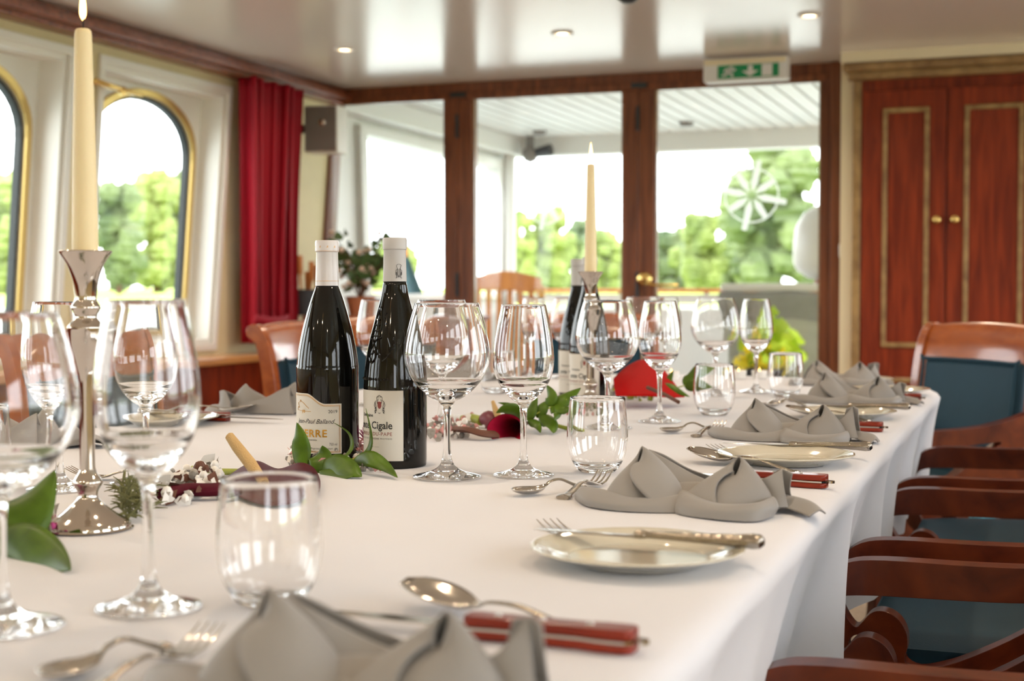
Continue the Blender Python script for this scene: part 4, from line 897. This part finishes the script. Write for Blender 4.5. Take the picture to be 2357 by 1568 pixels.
# ================================================================ NAPKINS
def napkin_geo(finR=.060, finL=.078, tailu=.138, seed=1, flat=.72, h1=.052, h2=.047):
    rnd = random.Random(seed); j = lambda: rnd.uniform(-.002, .002)
    gs = []
    def P(rows, nu=7, nv=7):
        gs.append(patch([[(a + j(), b + j(), max(.0015, c * flat)) for a, b, c in r] for r in rows], nu, nv))
    def sail(cx, cy, w, h, lx, end, turns=1.25, tw=.9, dp=.85, sgn=1, top=.12, belly=.10):   # cloth rolled into a loose cone, its free edge crossing the front
        rows = []
        for jv in range(21):
            v = jv / 20; row = []
            for iu in range(73):
                s_ = iu / 72; a = R(end) + sgn * (-2 * math.pi * turns * (1 - s_) + tw * (v - .3))
                prof_ = (1 - v) ** .75 * (1 - top) + top * (1 - .55 * v)
                r = w * prof_ * (.74 + .34 * s_ ** 1.5) * (1 + belly * math.sin(2.6 * a + 2 * v) * (1 - v))
                zt = h * (1 + .20 * math.sin(a + .5) * v) * (.86 + .14 * s_)
                z = .004 + zt * (v + .06 * math.sin(math.pi * v)) - .006 * math.exp(-((s_ - 1) / .06) ** 2) * (1 - v)
                row.append((cx + lx * v + r * math.cos(a), cy + r * dp * math.sin(a) + .010 * v, z))
            rows.append(row)
        gs.append(rows)
    sail(-.052, -.008, .056, h1, -.010, 285, tw=1.3, sgn=-1)
    # left base band
    P([[(-.134, -.006, .003), (-.102, -.050, .002), (-.052, -.066, .002), (-.004, -.056, .002), (.022, -.022, .003)],
       [(-.136, -.004, .012), (-.104, -.046, .013), (-.053, -.062, .012), (-.005, -.050, .013), (.020, -.018, .014)],
       [(-.128, .004, .020), (-.098, -.030, .024), (-.054, -.046, .018), (-.012, -.034, .022), (.014, -.006, .028)],
       [(-.110, .014, .016), (-.090, -.014, .018), (-.054, -.030, .012), (-.020, -.022, .016), (.004, .006, .020)]])
    # tall fin behind on the left
    P([[(-.085, .060, .004), (-.045, .058, .004), (.005, .056, .004), (.050, .054, .004)], [(-.070, .048, .046), (-.042, .048, .034), (.0, .050, .024), (.045, .050, .018)], [(-.061, .036, finL), (-.046, .038, finL - .008), (-.014, .044, finL - .030), (.028, .048, finL - .046)]])
    P([[(-.062, .036, finL), (-.045, .030, finL - .010), (-.010, .030, finL - .034), (.020, .030, .030)], [(-.062, .020, .050), (-.040, .016, .040), (-.008, .014, .028), (.018, .010, .020)]])
    # low rolls in the middle
    P([[(-.030, .040, .004), (.005, .038, .004), (.040, .036, .004)], [(-.030, .020, .030), (.006, .016, .034), (.042, .016, .030)], [(-.026, -.006, .026), (.008, -.008, .030), (.040, -.004, .028)], [(-.020, -.030, .006), (.008, -.034, .004), (.034, -.030, .006)]])
    # right sail
    sail(.044, -.014, .058, h2, .004, 262, turns=1.15, tw=-.9, top=.16, belly=.12)
    P([[(-.020, -.012, .003), (.000, -.060, .002), (.042, -.080, .002), (.084, -.078, .002), (.096, -.036, .003)],
       [(-.023, -.010, .014), (-.001, -.056, .016), (.042, -.076, .015), (.086, -.074, .018), (.098, -.032, .016)],
       [(-.014, .000, .026), (.006, -.040, .026), (.044, -.060, .020), (.082, -.060, .024), (.092, -.020, .026)],
       [(.000, .010, .020), (.016, -.026, .018), (.046, -.044, .012), (.074, -.044, .014), (.082, -.010, .018)]])
    # right fin and lying tail
    P([[(.060, .046, .004), (.084, .040, .004), (.104, .024, .004)], [(.072, .034, .036), (.088, .026, .036), (.102, .012, .030)], [(.082, .020, finR - .006), (.094, .010, finR), (.104, .004, finR - .004)]])
    P([[(.094, .010, finR), (.078, -.002, .050), (.060, .006, .044)], [(.100, -.002, .036), (.086, -.008, .028), (.066, .004, .026)], [(.104, -.010, .010), (.092, -.014, .010), (.076, -.006, .010)]])
    P([[(.070, .046, .003), (.100, .040, .003), (.130, .020, .003), (tailu + .002, -.004, .003)], [(.074, .030, .022), (.100, .018, .022), (.124, .004, .018), (tailu, -.014, .010)], [(.078, .006, .014), (.098, -.006, .010), (.116, -.018, .006), (.128, -.026, .003)]])
    g = G()
    for r in gs: g.grid(r)
    return g
def place_napkin(o, p, rz, lb, sc_=1):
    o.location = (p[0], p[1], TT); o.rotation_euler[2] = rz; o.scale = (sc_,) * 3; tag(o, lb, 'napkin', 'folded grey napkins')
nA = napkin_geo(.062, .078, .138, 1).obj('napkin', 'napkin', ang=75, solid=.0016)
nB = napkin_geo(.076, .076, .132, 5).obj('napkin', 'napkin', ang=75, solid=.0016)
place_napkin(nA, az(1598, 1168, TT), R(-3), 'grey folded napkin in the middle, in front of the silver tablespoon and red handle')
def nd(src, p, rz, lb, s=1): o = src.copy(); COL.objects.link(o); place_napkin(o, p, rz, lb, s); return o
place_napkin(nB, az(1822, 1012, TT), R(-5), 'grey folded napkin behind the middle one, just in front of its steak knife and plate')
nd(nB, (-.352, .712), R(4), 'blurred grey napkin at the bottom edge of the picture, nearest the camera')
nd(nA, az(1965, 928, TT), R(2), 'grey folded napkin third along the open side behind the near pair')
nd(nB, az(1935, 886, TT), R(28), 'farthest grey napkin at the bend of the table in front of the door post')
nd(nA, az(618, 950, TT), R(186), 'grey folded napkin on the window side left of the wine bottles', .95)
nd(nB, az(60, 1026, TT), R(180), 'grey folded napkin on the window side at the picture edge behind the leaf')
nd(nA, az(1050, 876, TT), R(190), 'grey napkin far on the window side seen through the round burgundy glass')
# ================================================================ FLOWERS ON THE CLOTH
def pd(px, py, d):   # place at a measured distance along the line of sight
    r = _m @ Vector(((px - 1178.5) / F, -(py - 784) / F, -1)); return Vector((0, 0, CAM_Z)) + r * d
RT = Vector((math.cos(R(YAW)), math.sin(R(YAW)), 0)); FW = Vector((-math.sin(R(YAW)), math.cos(R(YAW)), 0))
def leaf_geo(pts, hw, roll=20, cup=.25, n=14):   # centre line points, half width, twist about the line
    c = [Vector(p) for p in spline([tuple(p) for p in pts], 6)]; k = len(c); rows = []
    for i, p in enumerate(c):
        t = (c[min(i + 1, k - 1)] - c[max(i - 1, 0)]).normalized(); s = t.cross(FW); 
        if s.length < .2: s = Vector((0, 0, 1)).cross(t)
        s.normalize(); nrm = s.cross(t).normalized(); a = R(roll + 15 * i / k); s2 = s * math.cos(a) + nrm * math.sin(a); n2 = s2.cross(t)
        u = i / (k - 1); w = hw * max(.03, math.sin(math.pi * (u ** .78)) ** .95 * (1 - .25 * u)) * 1.08 if u < 1 else hw * .02
        rows.append([p + s2 * (w * v) + n2 * (w * cup * v * v) for v in (-1, -.66, -.33, 0, .33, .66, 1)])
    return rows
def spray(name, label, cat, d, leaves, stems=(), origin=None):
    t = thing(name, label, cat)
    for pts, hw, roll in leaves:
        P3 = [pd(p[0], p[1], d + (p[2] if len(p) > 2 else 0)) for p in pts]
        for p in P3: p.z = max(p.z, TT + .004)
        G().grid(leaf_geo(P3, hw, roll)).obj('leaf', 'leaf', t, solid=.0005, ang=80)
    if stems:
        g = G()
        for s in stems:
            P3 = [pd(p[0], p[1], d + (p[2] if len(p) > 2 else 0)) for p in s]
            for p in P3: p.z = max(p.z, TT + .003)
            g.tube(spline([tuple(p) for p in P3], 4), .0014, 6)
        g.obj('stem', 'stemg', t)
    return t
k = 1.22 / 1790
spray('leaf_spray', 'fresh green leaf spray lying in front of the two near wine bottles', 'leaf spray', 1.83,
    [([(697, 1082, 0), (692, 1040, .01), (689, 1005, .01), (683, 973, .02)], 20 * k, 8), ([(718, 1092, -.01), (732, 1068, -.01), (744, 1046, 0), (742, 1026, .0)], 24 * k, 12),
     ([(788, 1056, 0), (806, 1030, .02), (801, 998, .03), (768, 973, .02)], 11 * k, 62), ([(818, 1060, 0), (845, 1036, .0), (852, 1000, .0), (842, 940, -.01)], 11 * k, 58),
     ([(728, 1084, 0), (768, 1070, -.03), (808, 1082, -.06), (833, 1130, -.07)], 25 * k, 30), ([(735, 1096, -.02), (768, 1108, -.04), (795, 1118, -.06), (812, 1127, -.07)], 13 * k, 40),
     ([(812, 1062, 0), (848, 1054, -.03), (885, 1072, -.05), (915, 1117, -.08)], 17 * k, 30)],
    [[(700, 1098), (740, 1092, -.01), (790, 1066), (835, 1048)], [(728, 1090), (700, 1082)]])
k = 1 / 1400
spray('leaf_spray', 'fresh green leaf spray behind the sharp wine glass beside the dark calla', 'leaf spray', 2.36,
    [([(1203, 966, 0), (1185, 948, -.02), (1163, 943, -.03), (1142, 951, -.03)], 19 * k, 22), ([(1210, 966, 0), (1222, 945, 0), (1236, 905, .02)], 16 * k, 28),
     ([(1262, 936, 0), (1269, 912, 0), (1257, 886, .02)], 15 * k, 15), ([(1236, 962, 0), (1248, 938, 0), (1264, 920, .01)], 17 * k, 30),
     ([(1272, 938, 0), (1300, 918, 0), (1337, 893, .02)], 19 * k, 24), ([(1280, 930, 0), (1296, 942, -.02), (1316, 938, -.02)], 15 * k, 35),
     ([(1243, 954, 0), (1268, 976, -.03), (1273, 1013, -.06)], 19 * k, 25), ([(1215, 966, 0), (1235, 978, -.03), (1244, 1006, -.06)], 12 * k, 30),
     ([(1268, 936, 0), (1282, 950, -.02), (1276, 968, -.04)], 13 * k, 18), ([(1180, 936, .02), (1168, 932, .02), (1146, 927, .03)], 6 * k, 20)],
    [[(1200, 970), (1240, 950), (1285, 930), (1305, 920)]])
k = 1 / 2600
spray('leaf_spray', 'large dark green out-of-focus leaves at the picture edge before the near candlestick', 'leaf spray', 1.27,
    [([(-25, 1262, 0), (30, 1205, .0), (80, 1150, .02), (126, 1082, .05)], 72 * k, 8), ([(-20, 1236, 0), (50, 1250, -.03), (115, 1282, -.06), (163, 1348, -.10)], 54 * k, 25), ([(-60, 1190, 0), (-30, 1240, -.03), (-5, 1290, -.05)], 25 * k, 20)],
    [[(-80, 1235), (-10, 1245), (20, 1235)]])
k = 1 / 1130
spray('leaf_spray', 'dark green leaves beside the red flower behind the clear tumbler', 'leaf spray', 2.93,
    [([(1525, 905, 0), (1535, 880, 0), (1550, 852, .02)], 12 * k, 25), ([(1512, 892, -.03), (1545, 893, -.06), (1588, 914, -.08)], 14 * k, 35), ([(1572, 885, 0), (1590, 868, 0), (1600, 842, .02)], 15 * k, 20), ([(1575, 890, 0), (1605, 885, -.02), (1640, 892, -.03)], 16 * k, 25), ([(1590, 868, 0), (1620, 852, .02), (1645, 846, .03)], 12 * k, 25)],
    [[(1500, 905), (1540, 898), (1600, 880)]])
def trumpet(t, a, b, r0, r1, lip, m_out, m_in):   # calla: opening at a, stem end at b
    a, b = Vector(a), Vector(b); ax_ = (a - b); L = ax_.length; ax_.normalize(); u = ax_.cross(Vector((0, 0, 1))).normalized(); v = u.cross(ax_).normalized()
    def rows(off):
        rs = []
        for i in range(13):
            s = i / 12; r = r0 + (r1 - r0) * (s ** 1.5) + (.22 * r1 * max(0, (s - .8) / .2) ** 2) - off
            rs.append([b + ax_ * (L * s + (lip * max(0, math.cos(th)) ** 3 * s ** 3 if True else 0)) + u * (r * math.cos(th)) - v * (r * math.sin(th)) * .85 for th in [2 * math.pi * j / 28 for j in range(28)]])
        return rs
    G().grid(rows(0), close_u=True).obj('petal', m_out, t, ang=80); G().grid(rows(.0007), close_u=True).obj('petal_inside', m_in, t, ang=80)
c2 = thing('calla_lily', 'dark burgundy open calla lily between the round glass and the sharp wine glass', 'flower')
trumpet(c2, pd(1166, 988, 2.24), pd(1218, 972, 2.40), .003, .0235, .014, 'burg', 'burgi')
G().tube([pd(1250, 972, 2.40), pd(1300, 985, 2.38), pd(1335, 992, 2.36)], .0035, 8).obj('stem', 'stemg', c2)
c3 = thing('calla_lily', 'mauve calla lily bud with thick green stem pointing away from the dark calla', 'flower')
M['mauve'] = mat('mauve_petal', (.20, .055, .075), .35)
G().tube(spline([pd(1150, 990, 2.40), pd(1138, 975, 2.42), pd(1120, 965, 2.42), pd(1104, 968, 2.42)], 4), [.012, .014, .016, .017, .018, .018, .018, .017, .016, .013, .010, .008, .007], 14, flat=(1, .9)).obj('petal', M['mauve'], c3)
G().tube([pd(1108, 969, 2.42), pd(1085, 962, 2.44), pd(1064, 964, 2.46)], [.0085, .0075, .006], 10).obj('stem', 'stemg', c3)
G().tube([pd(1150, 966, 2.40), pd(1142, 948, 2.41), pd(1134, 924, 2.42)], [.006, .0055, .003], 10).obj('spadix', 'spad', c3)
an = thing('anthurium_flower', 'glossy burgundy anthurium with a long yellow spadix behind the blurred tumbler', 'flower')
rows = [[pd(522, 1100, 1.74), pd(514, 1120, 1.66), pd(512, 1138, 1.60)], [pd(556, 1076, 1.79), pd(552, 1108, 1.67), pd(552, 1150, 1.555)], [pd(592, 1062, 1.80), pd(596, 1104, 1.66), pd(604, 1162, 1.525)], [pd(640, 1080, 1.79), pd(640, 1106, 1.68), pd(650, 1162, 1.525)], [pd(690, 1066, 1.80), pd(700, 1092, 1.70), pd(702, 1154, 1.545)], [pd(722, 1078, 1.78), pd(732, 1100, 1.70), pd(730, 1138, 1.59)], [pd(733, 1104, 1.72), pd(736, 1116, 1.67), pd(736, 1128, 1.62)]]
G().grid(patch([[tuple(p) for p in r] for r in rows], 6, 6)).obj('spathe', 'burg', an, solid=.0014, ang=80)
G().tube([pd(607, 1114, 1.625), pd(578, 1070, 1.65), pd(545, 1028, 1.67), pd(528, 1004, 1.68), pd(524, 1000, 1.68)], [.0066, .0072, .0066, .0054, .0025], 16).obj('spadix', 'spad', an)
G().tube([pd(556, 1090, 1.80), pd(500, 1088, 1.82), pd(462, 1082, 1.84), pd(443, 1078, 1.85)], [.0062, .0055, .0052, .0036], 10).obj('stem', 'stemg', an)
rf = thing('red_flower', 'large bright red flower lying beside the far candlestick behind the glasses', 'flower')
rows = [[pd(1412, 872, 2.95), pd(1414, 895, 2.88), pd(1418, 912, 2.84)], [pd(1440, 846, 3.0), pd(1442, 880, 2.88), pd(1448, 912, 2.82)], [pd(1476, 829, 3.02), pd(1480, 868, 2.90), pd(1488, 912, 2.82)], [pd(1512, 838, 3.01), pd(1516, 876, 2.90), pd(1526, 914, 2.81)], [pd(1538, 864, 2.97), pd(1545, 890, 2.89), pd(1556, 915, 2.83)], [pd(1566, 902, 2.90), pd(1570, 908, 2.88), pd(1576, 914, 2.86)]]
G().grid(patch([[tuple(p) for p in r] for r in rows], 6, 6)).obj('petal', 'redp', rf, solid=.0015, ang=80)
G().tube([pd(1490, 892, 2.80), pd(1530, 908, 2.76), pd(1562, 926, 2.72)], .004, 8).obj('stem', 'bark', rf)
def scatter(name, label, cat, x0, x1, y0, y1, n, mats, seed, hgt=.012, s=(.002, .006), slope=0):
    rnd = random.Random(seed); gs = {m: G() for m in mats}
    for i in range(n):
        px = rnd.uniform(x0, x1); py = rnd.uniform(y0, y1) + slope * (px - x0); p = az(px, py, TT); p.z = TT + rnd.uniform(.002, hgt); r = rnd.uniform(*s); g = gs[rnd.choice(mats)]
        if rnd.random() < .5:
            v = Vector((rnd.uniform(-1, 1), rnd.uniform(-1, 1), rnd.uniform(-.3, 1))).normalized(); disc(g, p, v, r * 1.3)
        else: g.lathe([(.0001, -r), (r * .75, -r * .5), (r * .9, .1 * r), (r * .5, r * .8), (.0001, r)], 7, p)
    t = tag(bpy.data.objects.new(name, None), label, cat); COL.objects.link(t); t['kind'] = 'stuff'
    for m in gs: o = gs[m].obj('petals', m, t, solid=0); o['kind'] = 'stuff'
    return t
def spikes(g, x0, x1, y0, y1, n, seed, L=.02):
    rnd = random.Random(seed)
    for i in range(n):
        p = az(rnd.uniform(x0, x1), rnd.uniform(y0, y1), TT); p.z = TT + rnd.uniform(.003, .022); d = Vector((rnd.uniform(-1, 1), rnd.uniform(-1, 1), rnd.uniform(-.2, .9))).normalized() * rnd.uniform(.4, 1) * L
        q = p + d; q.z = max(q.z, TT + .002); g.tube([p, (p + q) / 2 + Vector((0, 0, .002)), q], [.0014, .0010, .0003], 5)
    return g
t = scatter('dried_flowers', 'pale dried flower heads and dark seed husks beside the foot of the near candlestick', 'dried flowers', 375, 505, 1118, 1180, 110, ['dry', 'signw', 'dry', 'signw', 'signw', 'bark'], 2, .02, (.003, .008), -.25)
t = tag(spikes(G(), 278, 345, 1145, 1205, 220, 4, .026).obj('dried_moss', 'dryg'), 'spiky green-brown dried moss tuft against the near candlestick foot', 'dried moss', kind='stuff')
tag(G().tube(spline([az(375, 1140, TT + .01), az(430, 1128, TT + .012), az(480, 1128, TT + .012), az(525, 1124, TT + .012)], 4), .0085, 12, flat=(1.3, .9)).obj('dried_pod', 'burg'), 'long glossy dark red pod beside the pale dried flowers', 'seed pod')
scatter('dried_flowers', 'pink and silver dried blossoms at the feet of the two near bottles', 'dried flowers', 665, 880, 1052, 1085, 150, ['pink', 'dry', 'signw'], 5, .018, (.002, .0055), .05)
tag(spikes(G(), 770, 850, 1050, 1068, 150, 9, .018).obj('pink_sedum', 'pink'), 'spiky pink blossom tuft between the near leaves and the bottles', 'dried flowers', kind='stuff')
q = az(829, 1062, TT)
g = G(); rnd = random.Random(6)
for i in range(160):
    d_ = Vector((rnd.uniform(-1, 1), rnd.uniform(-1, 1), rnd.uniform(-.4, 1))).normalized(); g.tube([q + Vector((0, .03, .022)), q + Vector((0, .03, .034)) + d_ * rnd.uniform(.010, .018)], [.0006, .0004], 4)
tag(g.obj('magenta_blossom', 'mag'), 'magenta thread-petalled blossom squeezed between the two near bottles', 'flower', kind='stuff')
scatter('dried_flowers', 'silver and pink dried beads behind the foot of the round burgundy glass', 'dried flowers', 984, 1100, 990, 1022, 150, ['dry', 'pink', 'signw'], 7, .02, (.002, .0065), -.12)
tag(G().tube(spline([az(1042, 988, TT + .012), az(1080, 990, TT + .016), az(1110, 998, TT + .012), az(1140, 1000, TT + .008)], 4), .006, 10, flat=(1.6, .8)).obj('bark_strip', 'bark'), 'brown curled bark strip lying before the mauve calla', 'bark')
scatter('dried_flowers', 'pale dried petals between the big blurred leaves and the near candlestick', 'dried flowers', 30, 130, 1205, 1240, 70, ['dry', 'signw', 'mag'], 11, .018, (.003, .007))
scatter('dried_flowers', 'small dried heads and twigs in front of the red flower', 'dried flowers', 1395, 1500, 905, 925, 90, ['dry', 'stemg', 'signw'], 12, .02, (.003, .008))
scatter('dried_flowers', 'dried greenery around the foot of the far candlestick', 'dried flowers', 1290, 1420, 935, 958, 80, ['dryg', 'dry', 'pink'], 14, .016, (.002, .006))
# tea lights in glass on the far part of the table
tlb = ['small glass tea light on the table by the yellow flowers', 'small glass tea light on the table near the napkins behind the tumbler', 'small glass tea light on the table at the tip of the red flower']
for (px, py), lb in zip(((1700, 872), (1748, 872), (1545, 875)), tlb):
    p = az(px, py, TT); t = thing('tea_light', lb, 'tea light', (p.x, p.y, TT), 0, 'tea lights at the far end')
    G().lathe([(.0005, .001), (.019, .001), (.021, .022), (.0195, .022), (.018, .004), (.0005, .004)], 24, closed=False).obj('cup', 'signw', t)
    G().lathe(spline([(.0003, .012), (.0022, .016), (.0018, .022), (.0003, .029)], 3), 12).obj('flame', 'flame', t)
# light blue folded cloth over the seat edge of the corner chair
q = ax(2232, 1190, -.06)
g = G(); rows = []
for j in range(7):
    z = -.06 + .12 * j / 6; rows.append([(.03 * math.sin(i * 1.1 + j * .3) * .3 + i * .012 - .03 + .05 * (j / 6), .01 * math.sin(i * 1.7), z + .010 * math.sin(i)) for i in range(7)])
M['bluecloth'] = mat('light_blue_cloth', (.12, .42, .55), .7)
c_ = pd(2232, 1192, 3.55); tag(g.grid(patch(rows, 3, 3)).obj('folded_cloth', M['bluecloth'], loc=c_, rotz=R(20), solid=.008), 'light blue folded cloth hanging by the seat of the corner chair', 'cloth')
